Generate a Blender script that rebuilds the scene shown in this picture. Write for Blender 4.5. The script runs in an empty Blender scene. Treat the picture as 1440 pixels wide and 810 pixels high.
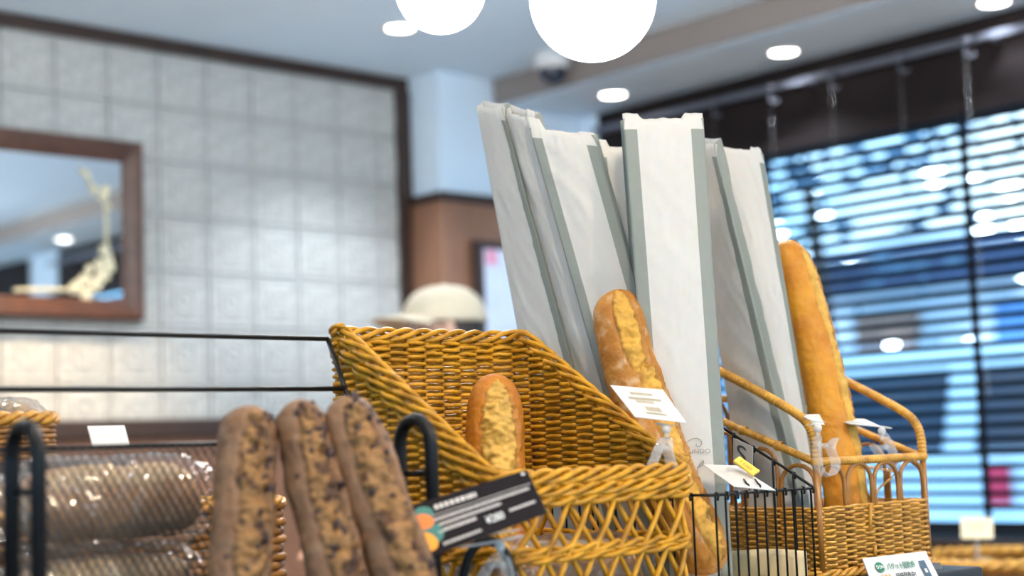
import bpy, bmesh, math, random
from mathutils import Vector, Matrix, noise
random.seed(7)
R = math.radians
# ------------------------------------------------------------------ camera
F = 2200.0                    # focal length in pixels of the 1440 x 810 frame
PITCH = math.atan(225.0 / F)
ROLL = R(2.08)
CAMZ = 1.25
C0 = Vector((0, 0, CAMZ))
fwd = Vector((0, math.cos(PITCH), math.sin(PITCH)))
upv = Vector((0, -math.sin(PITCH), math.cos(PITCH)))
rgt = Vector((1, 0, 0))
camR = rgt * math.cos(ROLL) - upv * math.sin(ROLL)
camU = rgt * math.sin(ROLL) + upv * math.cos(ROLL)
scene = bpy.context.scene
col = scene.collection
cd = bpy.data.cameras.new('camera'); cam = bpy.data.objects.new('camera', cd); col.objects.link(cam)
m = Matrix((camR, camU, -fwd)).transposed().to_4x4(); m.translation = C0
cam.matrix_world = m
cd.sensor_width = 36; cd.lens = F / 1440 * 36
cd.clip_start = .02; cd.clip_end = 200
cd.dof.use_dof = True; cd.dof.focus_distance = 1.82; cd.dof.aperture_fstop = 55 / 19.5; cd.dof.aperture_blades = 0
scene.camera = cam
# ------------------------------------------------------------------ world, light, exposure
w = bpy.data.worlds.new('world'); scene.world = w; w.use_nodes = True
nt = w.node_tree; nt.nodes.clear()
out = nt.nodes.new('ShaderNodeOutputWorld'); bg = nt.nodes.new('ShaderNodeBackground')
tc = nt.nodes.new('ShaderNodeTexCoord'); nz = nt.nodes.new('ShaderNodeTexNoise'); nz.inputs['Scale'].default_value = 3.5; nz.inputs['Detail'].default_value = 4
rp = nt.nodes.new('ShaderNodeValToRGB')
rp.color_ramp.elements[0].position = .42; rp.color_ramp.elements[0].color = (.22, .60, 1, 1)
rp.color_ramp.elements[1].position = .62; rp.color_ramp.elements[1].color = (.80, .95, 1, 1)
nt.links.new(tc.outputs['Generated'], nz.inputs['Vector']); nt.links.new(nz.outputs['Fac'], rp.inputs['Fac'])
nt.links.new(rp.outputs['Color'], bg.inputs['Color']); nt.links.new(bg.outputs[0], out.inputs[0])
bg.inputs['Strength'].default_value = 3.2
scene.view_settings.view_transform = 'Standard'; scene.view_settings.look = 'None'
scene.view_settings.gamma = 1.0; scene.view_settings.use_curve_mapping = False
scene.view_settings.exposure = 0.2
scene.cycles.max_bounces = 8; scene.cycles.diffuse_bounces = 4; scene.cycles.glossy_bounces = 4
scene.cycles.transparent_max_bounces = 24; scene.cycles.transmission_bounces = 6
scene.cycles.caustics_reflective = False; scene.cycles.caustics_refractive = False
scene.cycles.sample_clamp_indirect = 6.0
SPOT_WARM = 56.0      # display spotlight and its added fill
SPOT_COOL = 75.0      # ceiling downlights
GLOBE = 42.0           # opal globe emission
# ------------------------------------------------------------------ room axes: u along the tiled wall, v along the window wall
TH = R(47.5)
U = Vector((math.sin(TH), math.cos(TH), 0)); V = Vector((-math.cos(TH), math.sin(TH), 0)); Z = Vector((0, 0, 1))
def W(a, b, z): return U * a + V * b + Vector((0, 0, CAMZ + z))     # z relative to the lens height
def ray(px, py): return fwd + camR * ((px - 720) / F) - camU * ((py - 405) / F)
def P(px, py, Y):
    d = ray(px, py); return C0 + d * (Y / d.y)
def onA(px, py, a):
    d = ray(px, py); p = d * (a / d.dot(U)); return C0 + p
def onB(px, py, b):
    d = ray(px, py); p = d * (b / d.dot(V)); return C0 + p
def onZ(px, py, z):
    d = ray(px, py); return C0 + d * (z / d.z)
def ab(p): return (p.dot(U), p.dot(V), p.z - CAMZ)
# ------------------------------------------------------------------ mesh builder
class MB:
    def __init__(s): s.v = []; s.f = []; s.sm = []; s.uv = {}
    def quad(s, *ps, smooth=False):
        n = len(s.v); s.v += [Vector(p) for p in ps]; s.f.append(tuple(range(n, n + len(ps)))); s.sm.append(smooth)
    def box(s, c, x, y, z, hx, hy, hz):
        n = len(s.v)
        for k in (-1, 1):
            for j in (-1, 1):
                for i in (-1, 1): s.v.append(c + x * hx * i + y * hy * j + z * hz * k)
        for q in ((0, 2, 3, 1), (4, 5, 7, 6), (0, 1, 5, 4), (2, 6, 7, 3), (0, 4, 6, 2), (1, 3, 7, 5)):
            s.f.append(tuple(n + i for i in q)); s.sm.append(False)
        return s
    def wbox(s, a0, a1, b0, b1, z0, z1):
        return s.box(W((a0 + a1) / 2, (b0 + b1) / 2, (z0 + z1) / 2), U, V, Z, (a1 - a0) / 2, (b1 - b0) / 2, (z1 - z0) / 2)
    def tube(s, pts, r, sides=6, closed=False, cap=True):
        pts = [Vector(p) for p in pts]; N = len(pts); n0 = len(s.v)
        rf = r if callable(r) else (lambda i: r)
        prev = None
        for i, p in enumerate(pts):
            if closed: t = pts[(i + 1) % N] - pts[i - 1]
            else: t = pts[min(i + 1, N - 1)] - pts[max(i - 1, 0)]
            if t.length < 1e-9: t = Vector((0, 0, 1))
            t.normalize()
            if prev is None:
                ref = Z if abs(t.z) < .9 else Vector((1, 0, 0)); nn = t.cross(ref).normalized()
            else:
                nn = prev - t * prev.dot(t)
                nn = nn.normalized() if nn.length > 1e-6 else t.cross(Z).normalized()
            prev = nn; bb = t.cross(nn); rr = rf(i)
            for k in range(sides):
                an = 2 * math.pi * k / sides
                s.v.append(p + nn * (math.cos(an) * rr) + bb * (math.sin(an) * rr))
        for i in range(N if closed else N - 1):
            j = (i + 1) % N
            for k in range(sides):
                l = (k + 1) % sides
                s.f.append((n0 + i * sides + k, n0 + i * sides + l, n0 + j * sides + l, n0 + j * sides + k)); s.sm.append(True)
        if cap and not closed:
            s.f.append(tuple(n0 + k for k in reversed(range(sides)))); s.sm.append(False)
            s.f.append(tuple(n0 + (N - 1) * sides + k for k in range(sides))); s.sm.append(False)
        return s
    def lathe(s, c, x, y, axis, prof, seg=24, smooth=True):
        n0 = len(s.v); M = len(prof)
        for (r, h) in prof:
            for k in range(seg):
                an = 2 * math.pi * k / seg
                s.v.append(c + x * (math.cos(an) * r) + y * (math.sin(an) * r) + axis * h)
        for i in range(M - 1):
            for k in range(seg):
                l = (k + 1) % seg
                s.f.append((n0 + i * seg + k, n0 + i * seg + l, n0 + (i + 1) * seg + l, n0 + (i + 1) * seg + k)); s.sm.append(smooth)
        return s
    def grid(s, fn, nu, nv, smooth=True, closeu=False):
        n0 = len(s.v)
        for j in range(nv + 1):
            for i in range(nu + (0 if closeu else 1)): s.v.append(Vector(fn(i / nu, j / nv)))
        wv = nu + (0 if closeu else 1)
        for j in range(nv):
            for i in range(nu):
                k = (i + 1) % wv if closeu else i + 1
                s.f.append((n0 + j * wv + i, n0 + j * wv + k, n0 + (j + 1) * wv + k, n0 + (j + 1) * wv + i)); s.sm.append(smooth)
        return s
    def ball(s, c, r, seg=12, rings=8, sx=1, sy=1, sz=1, X=Vector((1, 0, 0)), Y=Vector((0, 1, 0)), Zx=Vector((0, 0, 1))):
        def fn(u, v):
            th = math.pi * v; ph = 2 * math.pi * u
            return c + X * (r * sx * math.sin(th) * math.cos(ph)) + Y * (r * sy * math.sin(th) * math.sin(ph)) - Zx * (r * sz * math.cos(th))
        return s.grid(fn, seg, rings, True, True)
    def mesh(s, name, org):
        me = bpy.data.meshes.new(name)
        me.from_pydata([tuple(p - org) for p in s.v], [], s.f); me.update()
        me.polygons.foreach_set('use_smooth', s.sm)
        return me
    def build(s, name, mt, parent=None, bevel=0, solid=0, at=None):
        org = Vector(parent['_o']) if parent is not None else (Vector(at) if at is not None else base_of(s.v))
        me = s.mesh(name, org)
        if mt: me.materials.append(mt)
        return link(name, me, parent, org, bevel, solid)
def base_of(vs):
    n = len(vs); return Vector((sum(v.x for v in vs) / n, sum(v.y for v in vs) / n, min(v.z for v in vs)))
def link(name, me, parent, org, bevel=0, solid=0):
    o = bpy.data.objects.new(name, me); col.objects.link(o); o['_o'] = tuple(org)
    if parent is not None: o.parent = parent
    else: o.location = org
    if bevel:
        b = o.modifiers.new('bevel', 'BEVEL'); b.width = bevel; b.segments = 2; b.limit_method = 'ANGLE'
    if solid:
        b = o.modifiers.new('solid', 'SOLIDIFY'); b.thickness = solid; b.offset = 0
    return o
def tag(o, label, cat, group=None):
    o['label'] = label; o['category'] = cat
    if group: o['group'] = group
    return o
def thing(name, loc, label, cat, group=None):
    o = bpy.data.objects.new(name, None); col.objects.link(o); o.location = loc; o['_o'] = tuple(loc); o.empty_display_size = .02
    return tag(o, label, cat, group)
def struct(o): o['kind'] = 'structure'; return o
def stuff(o): o['kind'] = 'stuff'; return o
# ------------------------------------------------------------------ materials
def mat(name, c, rough=.5, metal=0, var=.12, scale=20, bump=0, bscale=None, c2=None, spec=.5, coat=0, detail=4, stretch=None, sheen=0, coord='Object'):
    mt = bpy.data.materials.new(name); mt.use_nodes = True; nt = mt.node_tree; b = nt.nodes['Principled BSDF']
    b.inputs['Roughness'].default_value = rough; b.inputs['Metallic'].default_value = metal
    b.inputs['Specular IOR Level'].default_value = spec; b.inputs['Coat Weight'].default_value = coat
    tc = nt.nodes.new('ShaderNodeTexCoord'); src = tc.outputs[coord]
    if stretch:
        mp = nt.nodes.new('ShaderNodeMapping'); mp.inputs['Scale'].default_value = stretch; nt.links.new(src, mp.inputs['Vector']); src = mp.outputs[0]
    nz = nt.nodes.new('ShaderNodeTexNoise'); nz.inputs['Scale'].default_value = scale; nz.inputs['Detail'].default_value = detail
    nt.links.new(src, nz.inputs['Vector'])
    mx = nt.nodes.new('ShaderNodeMix'); mx.data_type = 'RGBA'
    ca = tuple(x * (1 - var) for x in c); cb = tuple(min(1, x * (1 + var)) for x in c) if c2 is None else c2
    mx.inputs['A'].default_value = (*ca, 1); mx.inputs['B'].default_value = (*cb, 1)
    mr = nt.nodes.new('ShaderNodeMapRange'); mr.inputs['From Min'].default_value = .3; mr.inputs['From Max'].default_value = .7
    nt.links.new(nz.outputs['Fac'], mr.inputs['Value']); nt.links.new(mr.outputs[0], mx.inputs['Factor'])
    nt.links.new(mx.outputs['Result'], b.inputs['Base Color'])
    if bump:
        n2 = nt.nodes.new('ShaderNodeTexNoise'); n2.inputs['Scale'].default_value = bscale or scale * 2; n2.inputs['Detail'].default_value = 5
        nt.links.new(src, n2.inputs['Vector'])
        bp = nt.nodes.new('ShaderNodeBump'); bp.inputs['Strength'].default_value = bump; bp.inputs['Distance'].default_value = .004
        nt.links.new(n2.outputs['Fac'], bp.inputs['Height']); nt.links.new(bp.outputs[0], b.inputs['Normal'])
    return mt
def emis(name, c, s):
    mt = bpy.data.materials.new(name); mt.use_nodes = True; nt = mt.node_tree; b = nt.nodes['Principled BSDF']
    b.inputs['Base Color'].default_value = (*c, 1); b.inputs['Emission Color'].default_value = (*c, 1); b.inputs['Emission Strength'].default_value = s
    return mt
def clear(name, tint, gloss=.25, rough=.05, bump=0, bscale=60, white=0):
    mt = bpy.data.materials.new(name); mt.use_nodes = True; nt = mt.node_tree; nt.nodes.clear()
    o = nt.nodes.new('ShaderNodeOutputMaterial'); t = nt.nodes.new('ShaderNodeBsdfTransparent'); t.inputs[0].default_value = (*tint, 1)
    g = nt.nodes.new('ShaderNodeBsdfGlossy'); g.inputs['Roughness'].default_value = rough
    lw = nt.nodes.new('ShaderNodeLayerWeight'); lw.inputs['Blend'].default_value = .5
    fr = nt.nodes.new('ShaderNodeMath'); fr.operation = 'POWER'; fr.inputs[1].default_value = 5.0; nt.links.new(lw.outputs['Facing'], fr.inputs[0])
    ma = nt.nodes.new('ShaderNodeMath'); ma.operation = 'ADD'; ma.inputs[1].default_value = gloss; ma.use_clamp = True
    mx = nt.nodes.new('ShaderNodeMixShader'); nt.links.new(fr.outputs[0], ma.inputs[0]); nt.links.new(ma.outputs[0], mx.inputs[0])
    nt.links.new(t.outputs[0], mx.inputs[1]); nt.links.new(g.outputs[0], mx.inputs[2])
    last = mx
    if white:
        d = nt.nodes.new('ShaderNodeBsdfDiffuse'); d.inputs[0].default_value = (.9, .9, .9, 1)
        m2 = nt.nodes.new('ShaderNodeMixShader'); m2.inputs[0].default_value = white
        nt.links.new(mx.outputs[0], m2.inputs[1]); nt.links.new(d.outputs[0], m2.inputs[2]); last = m2
    if bump:
        tc = nt.nodes.new('ShaderNodeTexCoord'); n2 = nt.nodes.new('ShaderNodeTexNoise'); n2.inputs['Scale'].default_value = bscale; n2.inputs['Detail'].default_value = 2
        bp = nt.nodes.new('ShaderNodeBump'); bp.inputs['Strength'].default_value = bump; bp.inputs['Distance'].default_value = .01
        nt.links.new(tc.outputs['Object'], n2.inputs['Vector']); nt.links.new(n2.outputs['Fac'], bp.inputs['Height']); nt.links.new(bp.outputs[0], g.inputs['Normal'])
    nt.links.new(last.outputs[0], o.inputs[0])
    return mt
M = {}
M['ceiling'] = mat('ceiling_daylight_tint', (.68, .84, 1.0), .9, var=.02, scale=3)  # blue of the daylight put into the ceiling colour
M['soffit_edge'] = mat('soffit_edge_shade', (.27, .235, .22), .9, var=.03, scale=3)  # shade on the step face put into a darker colour than the ceiling
M['white_wall'] = mat('white_wall_daylight_tint', (.74, .87, 1.0), .85, var=.02, scale=4)  # white wall, its colour tinted with the same daylight blue
M['grout'] = mat('grout', (.44, .46, .46), .9, var=.1, scale=30)
M['tile_light'] = mat('embossed_tile_pattern', (.50, .50, .475), .6, var=.18, scale=40, bump=.35, bscale=90, spec=.3)
M['tile'] = mat('embossed_tile_plaster', (.47, .47, .45), .6, var=.14, scale=28, bump=.35, bscale=70, spec=.3)
M['dark_wood'] = mat('dark_stained_wood', (.036, .018, .012), .45, var=.3, scale=14, stretch=(1, 1, 8))
M['frame_wood'] = mat('mirror_frame_wood', (.085, .033, .018), .35, var=.3, scale=30, spec=.5)
M['brown_wood'] = mat('brown_wainscot_wood', (.27, .13, .075), .5, var=.12, scale=8, stretch=(6, 6, 1))
M['floor'] = mat('floor_wood', (.46, .38, .30), .5, var=.2, scale=6)
M['mirror'] = mat('mirror_glass', (.80, .86, .90), .02, 1.0, var=0)
M['gold'] = mat('gold_decal', (.80, .74, .52), .5, var=.12, scale=60)
M['slat'] = mat('navy_brown_blind_slat', (.008, .009, .014), .75, var=.2, scale=10, spec=.12)
M['pelmet'] = mat('pelmet_wood', (.016, .011, .011), .8, spec=.2, var=.25, scale=5)
M['rail'] = mat('grey_rail_metal', (.16, .17, .21), .4, .6, var=.1)
M['clear'] = clear('clear_plastic', (.98, .99, .99), .07, .04, white=.20)
M['frost'] = clear('frosted_plastic', (.96, .97, .97), .05, .25, white=.5)
M['film'] = clear('cellophane_film', (.97, .96, .95), .11, .09, bump=1.0, bscale=45, white=.05)
M['glass'] = clear('window_glass', (.90, .965, 1.0), .03, .0)
M['globe'] = emis('opal_globe_glow', (1.0, .95, .88), GLOBE)
M['lamp'] = emis('downlight_glow', (1, .97, .93), 12)
M['white_plastic'] = mat('white_plastic', (.75, .76, .78), .4, var=.02)
M['black_metal'] = mat('black_powder_coat', (.006, .006, .007), .38, .0, var=.2, spec=.22)
M['wire'] = mat('black_wire', (.007, .006, .006), .35, .0, var=.2, spec=.25)
M['mesh'] = mat('dark_mesh_wire', (.09, .085, .085), .35, .6, var=.2)
M['wicker'] = mat('yellow_willow', (.43, .185, .008), .36, var=.28, scale=45, spec=.32, c2=(.70, .34, .018))
M['stake'] = mat('dark_willow_stake', (.20, .09, .01), .5, var=.25, scale=45)
M['rattan'] = mat('honey_rattan', (.50, .22, .024), .34, var=.25, scale=60, spec=.45, c2=(.74, .38, .055))
M['cane'] = mat('polished_cane', (.33, .14, .026), .3, var=.25, scale=50, spec=.6)
M['dark_wicker'] = mat('brown_wicker', (.33, .15, .035), .5, var=.3, scale=40)
M['table'] = mat('black_table_top', (.022, .021, .022), .4, var=.2, scale=12)
M['card'] = mat('white_card', (.64, .63, .61), .6, var=.01)
M['dark_card'] = mat('dark_grey_card', (.020, .017, .019), .9, var=.06, scale=30, spec=.08)
M['cream'] = mat('cream_paper', (.80, .66, .42), .7, var=.06, scale=20)
M['yellow_card'] = mat('yellow_tag', (.95, .60, .08), .5, var=.03)
M['ink_grey'] = mat('grey_ink', (.30, .27, .24), .7, var=.03)
M['ink_light'] = mat('pale_ink', (.66, .62, .60), .7, var=.03)
M['ink_tan'] = mat('tan_ink', (.42, .35, .24), .7, var=.03)
M['ink_dark'] = mat('dark_ink', (.03, .03, .035), .7, var=.03)
M['ink_green'] = mat('green_ink', (.02, .18, .10), .6, var=.03)
M['ink_navy'] = mat('navy_ink', (.05, .10, .16), .6, var=.1)
M['orange'] = mat('orange_print', (.95, .22, .04), .5, var=.05)
M['orange2'] = mat('orange_yellow_print', (1.0, .38, .03), .5, var=.05)
M['teal'] = mat('teal_print', (.04, .20, .18), .5, var=.05)
M['bread_print'] = mat('bread_print', (.80, .36, .10), .6, var=.1)
M['white_ink'] = mat('white_ink', (.95, .95, .93), .6, var=.01)
M['raisin'] = mat('dark_raisin', (.030, .010, .008), .45, var=.3, scale=60)
M['skin'] = mat('skin', (.55, .33, .24), .55, var=.05)
M['hair'] = mat('dark_hair', (.03, .018, .014), .6, var=.2, scale=60)
M['cap'] = mat('beige_cap_cotton', (.58, .50, .37), .9, var=.06, scale=60)
M['jacket'] = mat('dark_jacket', (.06, .05, .06), .9, var=.1)
M['trousers'] = mat('dark_trousers', (.03, .035, .05), .9, var=.1)

def paper(name, white, stripe, edge, only_right=False):
    mt = bpy.data.materials.new(name); mt.use_nodes = True; nt = mt.node_tree; b = nt.nodes['Principled BSDF']
    b.inputs['Roughness'].default_value = .62; b.inputs['Specular IOR Level'].default_value = .3
    uv = nt.nodes.new('ShaderNodeUVMap'); sp = nt.nodes.new('ShaderNodeSeparateXYZ'); nt.links.new(uv.outputs[0], sp.inputs[0])
    s1 = nt.nodes.new('ShaderNodeMath'); s1.operation = 'SUBTRACT'; s1.inputs[1].default_value = .5
    s2 = nt.nodes.new('ShaderNodeMath'); s2.operation = 'MULTIPLY' if only_right else 'ABSOLUTE'; s2.inputs[1].default_value = 1.0
    s3 = nt.nodes.new('ShaderNodeMath'); s3.operation = 'GREATER_THAN'; s3.inputs[1].default_value = edge
    s4 = nt.nodes.new('ShaderNodeMath'); s4.operation = 'LESS_THAN'; s4.inputs[1].default_value = .972
    s5 = nt.nodes.new('ShaderNodeMath'); s5.operation = 'MULTIPLY'
    nt.links.new(sp.outputs[0], s1.inputs[0]); nt.links.new(s1.outputs[0], s2.inputs[0]); nt.links.new(s2.outputs[0], s3.inputs[0])
    nt.links.new(sp.outputs[1], s4.inputs[0]); nt.links.new(s3.outputs[0], s5.inputs[0]); nt.links.new(s4.outputs[0], s5.inputs[1])
    mx = nt.nodes.new('ShaderNodeMix'); mx.data_type = 'RGBA'; mx.inputs['A'].default_value = (*white, 1); mx.inputs['B'].default_value = (*stripe, 1)
    nt.links.new(s5.outputs[0], mx.inputs['Factor'])
    tc = nt.nodes.new('ShaderNodeTexCoord'); nz = nt.nodes.new('ShaderNodeTexNoise'); nz.inputs['Scale'].default_value = 90; nz.inputs['Detail'].default_value = 6
    nt.links.new(tc.outputs['Object'], nz.inputs['Vector'])
    m2 = nt.nodes.new('ShaderNodeMix'); m2.data_type = 'RGBA'; m2.blend_type = 'MULTIPLY'; m2.inputs['Factor'].default_value = .10
    nt.links.new(mx.outputs['Result'], m2.inputs['A']); nt.links.new(nz.outputs['Color'], m2.inputs['B']); nt.links.new(m2.outputs['Result'], b.inputs['Base Color'])
    n2 = nt.nodes.new('ShaderNodeTexNoise'); n2.inputs['Scale'].default_value = 16; n2.inputs['Detail'].default_value = 3
    mp = nt.nodes.new('ShaderNodeMapping'); mp.inputs['Scale'].default_value = (1, 1, .6); nt.links.new(tc.outputs['Object'], mp.inputs[0]); nt.links.new(mp.outputs[0], n2.inputs['Vector'])
    bp = nt.nodes.new('ShaderNodeBump'); bp.inputs['Strength'].default_value = .35; bp.inputs['Distance'].default_value = .008
    nt.links.new(n2.outputs['Fac'], bp.inputs['Height']); nt.links.new(bp.outputs[0], b.inputs['Normal'])
    # thin paper lets a little light through
    o = nt.nodes['Material Output']; tr = nt.nodes.new('ShaderNodeBsdfTranslucent'); nt.links.new(m2.outputs['Result'], tr.inputs['Color'])
    ms = nt.nodes.new('ShaderNodeMixShader'); ms.inputs[0].default_value = .18
    nt.links.new(b.outputs[0], ms.inputs[1]); nt.links.new(tr.outputs[0], ms.inputs[2]); nt.links.new(ms.outputs[0], o.inputs[0])
    return mt
M['paper'] = paper('striped_white_paper', (.70, .69, .67), (.31, .34, .315), .335)
M['paper_right'] = paper('right_striped_white_paper', (.70, .68, .65), (.27, .295, .27), .37, True)
M['paper_plain'] = paper('plain_white_paper', (.70, .68, .65), (.40, .435, .40), .6)
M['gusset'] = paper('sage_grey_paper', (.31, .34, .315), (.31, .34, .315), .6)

def breadmat(name, crust, crust2, score, flour, flouramt, dark):
    mt = bpy.data.materials.new(name); mt.use_nodes = True; nt = mt.node_tree; b = nt.nodes['Principled BSDF']
    b.inputs['Roughness'].default_value = .55; b.inputs['Specular IOR Level'].default_value = .35
    tc = nt.nodes.new('ShaderNodeTexCoord')
    def nzn(sc, de=5):
        n = nt.nodes.new('ShaderNodeTexNoise'); n.inputs['Scale'].default_value = sc; n.inputs['Detail'].default_value = de; nt.links.new(tc.outputs['Object'], n.inputs['Vector']); return n.outputs['Fac']
    def mr(x, a, c):
        n = nt.nodes.new('ShaderNodeMapRange'); n.inputs['From Min'].default_value = a; n.inputs['From Max'].default_value = c; nt.links.new(x, n.inputs['Value']); return n.outputs[0]
    def mix(f, A, B):
        n = nt.nodes.new('ShaderNodeMix'); n.data_type = 'RGBA'
        if isinstance(f, float): n.inputs['Factor'].default_value = f
        else: nt.links.new(f, n.inputs['Factor'])
        for k, x in (('A', A), ('B', B)):
            if isinstance(x, tuple): n.inputs[k].default_value = (*x, 1)
            else: nt.links.new(x, n.inputs[k])
        return n.outputs['Result']
    def mul(a, c):
        n = nt.nodes.new('ShaderNodeMath'); n.operation = 'MULTIPLY'; nt.links.new(a, n.inputs[0])
        if isinstance(c, float): n.inputs[1].default_value = c
        else: nt.links.new(c, n.inputs[1])
        return n.outputs[0]
    at = nt.nodes.new('ShaderNodeAttribute'); at.attribute_name = 'score'
    ad = nt.nodes.new('ShaderNodeAttribute'); ad.attribute_name = 'dark'
    c1 = mix(mr(nzn(22), .35, .68), crust, crust2)
    c2 = mix(mul(mr(nzn(60, 8), .50, .75), flouramt), c1, flour)
    s1 = mix(mr(nzn(55, 6), .3, .72), tuple(x * .62 for x in score), score)
    c3 = mix(at.outputs['Fac'], c2, s1)
    c4 = mix(ad.outputs['Fac'], c3, dark)
    nt.links.new(c4, b.inputs['Base Color'])
    bp = nt.nodes.new('ShaderNodeBump'); bp.inputs['Strength'].default_value = .55; bp.inputs['Distance'].default_value = .003
    nt.links.new(nzn(120, 8), bp.inputs['Height']); nt.links.new(bp.outputs[0], b.inputs['Normal'])
    return mt
M['baguette'] = breadmat('golden_baguette_crust', (.50, .175, .010), (.70, .31, .024), (.76, .43, .07), (.70, .5, .3), .10, (.20, .06, .012))
M['baguette_flour'] = breadmat('floured_baguette_crust', (.33, .12, .014), (.50, .22, .035), (.74, .40, .060), (.70, .52, .34), .6, (.20, .065, .015))
M['small_loaf'] = breadmat('orange_loaf_crust', (.40, .125, .008), (.55, .20, .014), (.74, .43, .085), (.7, .4, .15), .12, (.30, .09, .012))
M['raisin_bread'] = breadmat('brown_rye_crust', (.15, .070, .032), (.25, .135, .07), (.31, .155, .052), (.33, .22, .14), .5, (.05, .02, .012))
M['plain_bread'] = breadmat('plain_brown_crust', (.34, .17, .07), (.46, .26, .12), (.62, .42, .22), (.6, .5, .4), .3, (.15, .06, .02))
#STRUCTURE
# ================================================================== the setting
CEIL, SOFF, FLOOR = 1.28, 1.185, -1.25
AW, BW = 4.0, 4.15
PA, PB = 3.335, 3.975      # corner pier
struct(MB().wbox(-4.6, AW + .12, -4.1, BW + .2, FLOOR - .1, FLOOR).build('floor', M['floor']))
ce = struct(MB().wbox(-4.6, AW + .12, -4.1, BW + .2, CEIL, CEIL + .1).build('ceiling', M['ceiling']))
so = MB().wbox(3.60, AW, -4.0, PB - .002, SOFF, CEIL - .002).build('trim_1', M['ceiling']); struct(so)
struct(MB().wbox(3.585, 3.60, -4.0, PB - .002, SOFF + .003, CEIL - .002).build('trim_2', M['soffit_edge']))
wl = struct(MB().wbox(-4.6, PA, BW, BW + .12, FLOOR, CEIL).build('wall_left', M['grout']))
# the plaster tiles, embossed with a frame and a rosette
def tile_mesh(kind):
    b = MB(); h = .0815
    def sq(r, y): return [Vector((x * r, y, z * r)) for x, z in ((-1, -1), (1, -1), (1, 1), (-1, 1))]
    def ring(n, r, y, w=0, ph=0): return [Vector(((r * (1 + w * math.cos(6 * (2 * math.pi * k / n)))) * math.cos(2 * math.pi * k / n + ph), y, (r * (1 + w * math.cos(6 * (2 * math.pi * k / n)))) * math.sin(2 * math.pi * k / n + ph))) for k in range(n)]
    loops = [sq(h, .012), sq(h, .002), sq(h - .003, 0), sq(h * .84, 0), sq(h * .80, .003), sq(h * .70, .003), sq(h * .67, .0005)]
    for i in range(len(loops) - 1):
        for k in range(4): b.quad(loops[i][k], loops[i][(k + 1) % 4], loops[i + 1][(k + 1) % 4], loops[i + 1][k])
    b.quad(*loops[-1])
    n = 24; wv = (.16, .0, -.12)[kind]
    rr = [ring(n, h * .54, .0005, wv), ring(n, h * .50, -.0025, wv), ring(n, h * .40, -.0025, wv), ring(n, h * .36, .0, wv)]
    for i in range(3):
        for k in range(n): b.quad(rr[i][k], rr[i][(k + 1) % n], rr[i + 1][(k + 1) % n], rr[i + 1][k])
    r2 = [ring(n, h * .22, .0005, .2), ring(n, h * .17, -.003, .2)]
    for k in range(n): b.quad(r2[0][k], r2[0][(k + 1) % n], r2[1][(k + 1) % n], r2[1][k])
    b.quad(*r2[1])
    me = b.mesh('tile', Vector((0, 0, 0))); me.materials.append(M['tile']); me.materials.append(M['tile_light'])
    for pg in me.polygons:
        if 16 <= pg.index < 25 or pg.index >= 25 + 24: pg.material_index = 1
    return me
tms = [tile_mesh(k) for k in range(3)]
p = onB(289, 160, BW - .01); ta, _, tz = ab(p)
TS = .1665
rotU = Matrix((U, V, Z)).transposed()
wo = Vector(wl['_o'])
for i in range(-9, 6):
    for j in range(-6, 3):
        a = ta + (i + .5) * TS; z = tz + (j + .5) * TS
        if a + TS / 2 > PA + .14 or z - TS / 2 > CEIL - .04 or z < .12: continue
        o = bpy.data.objects.new('tile', random.choice(tms)); col.objects.link(o); o.parent = wl
        o.matrix_local = Matrix.Translation(W(a, BW - .012 - random.random() * .0012, z) - wo) @ rotU.to_4x4()
# timber trims of the tiled wall
za = ab(onB(200, 590, BW - .03))[2]; zb = ab(onB(200, 616, BW - .03))[2]
struct(MB().wbox(-4.6, PA, BW - .022, BW + .01, CEIL - .045, CEIL - .001).build('trim_3', M['dark_wood'], bevel=.004))
struct(MB().wbox(PA - .06, PA, BW - .03, BW + .01, FLOOR, CEIL - .046).build('trim_4', M['dark_wood'], bevel=.004))
struct(MB().wbox(-4.6, PA - .06, BW - .05, BW + .01, zb, za).build('trim_5', M['dark_wood'], bevel=.006))
struct(MB().wbox(-4.6, PA - .06, BW - .02, BW + .01, FLOOR, zb).build('wainscot_left', M['brown_wood']))
# white pier in the corner with brown wainscot
WT = ab(onB(640, 272, PB))[2]
pier = struct(MB().wbox(PA, AW + .1, PB, BW + .2, FLOOR, CEIL - .001).build('wall_pier', M['white_wall']))
MB().wbox(PA - .012, AW, PB - .015, BW + .1, FLOOR, WT - .03).build('wainscot', M['brown_wood'], pier, bevel=.004)
MB().wbox(PA - .022, AW, PB - .028, BW + .1, WT - .03, WT).build('cap_rail', M['dark_wood'], pier, bevel=.006)
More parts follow.
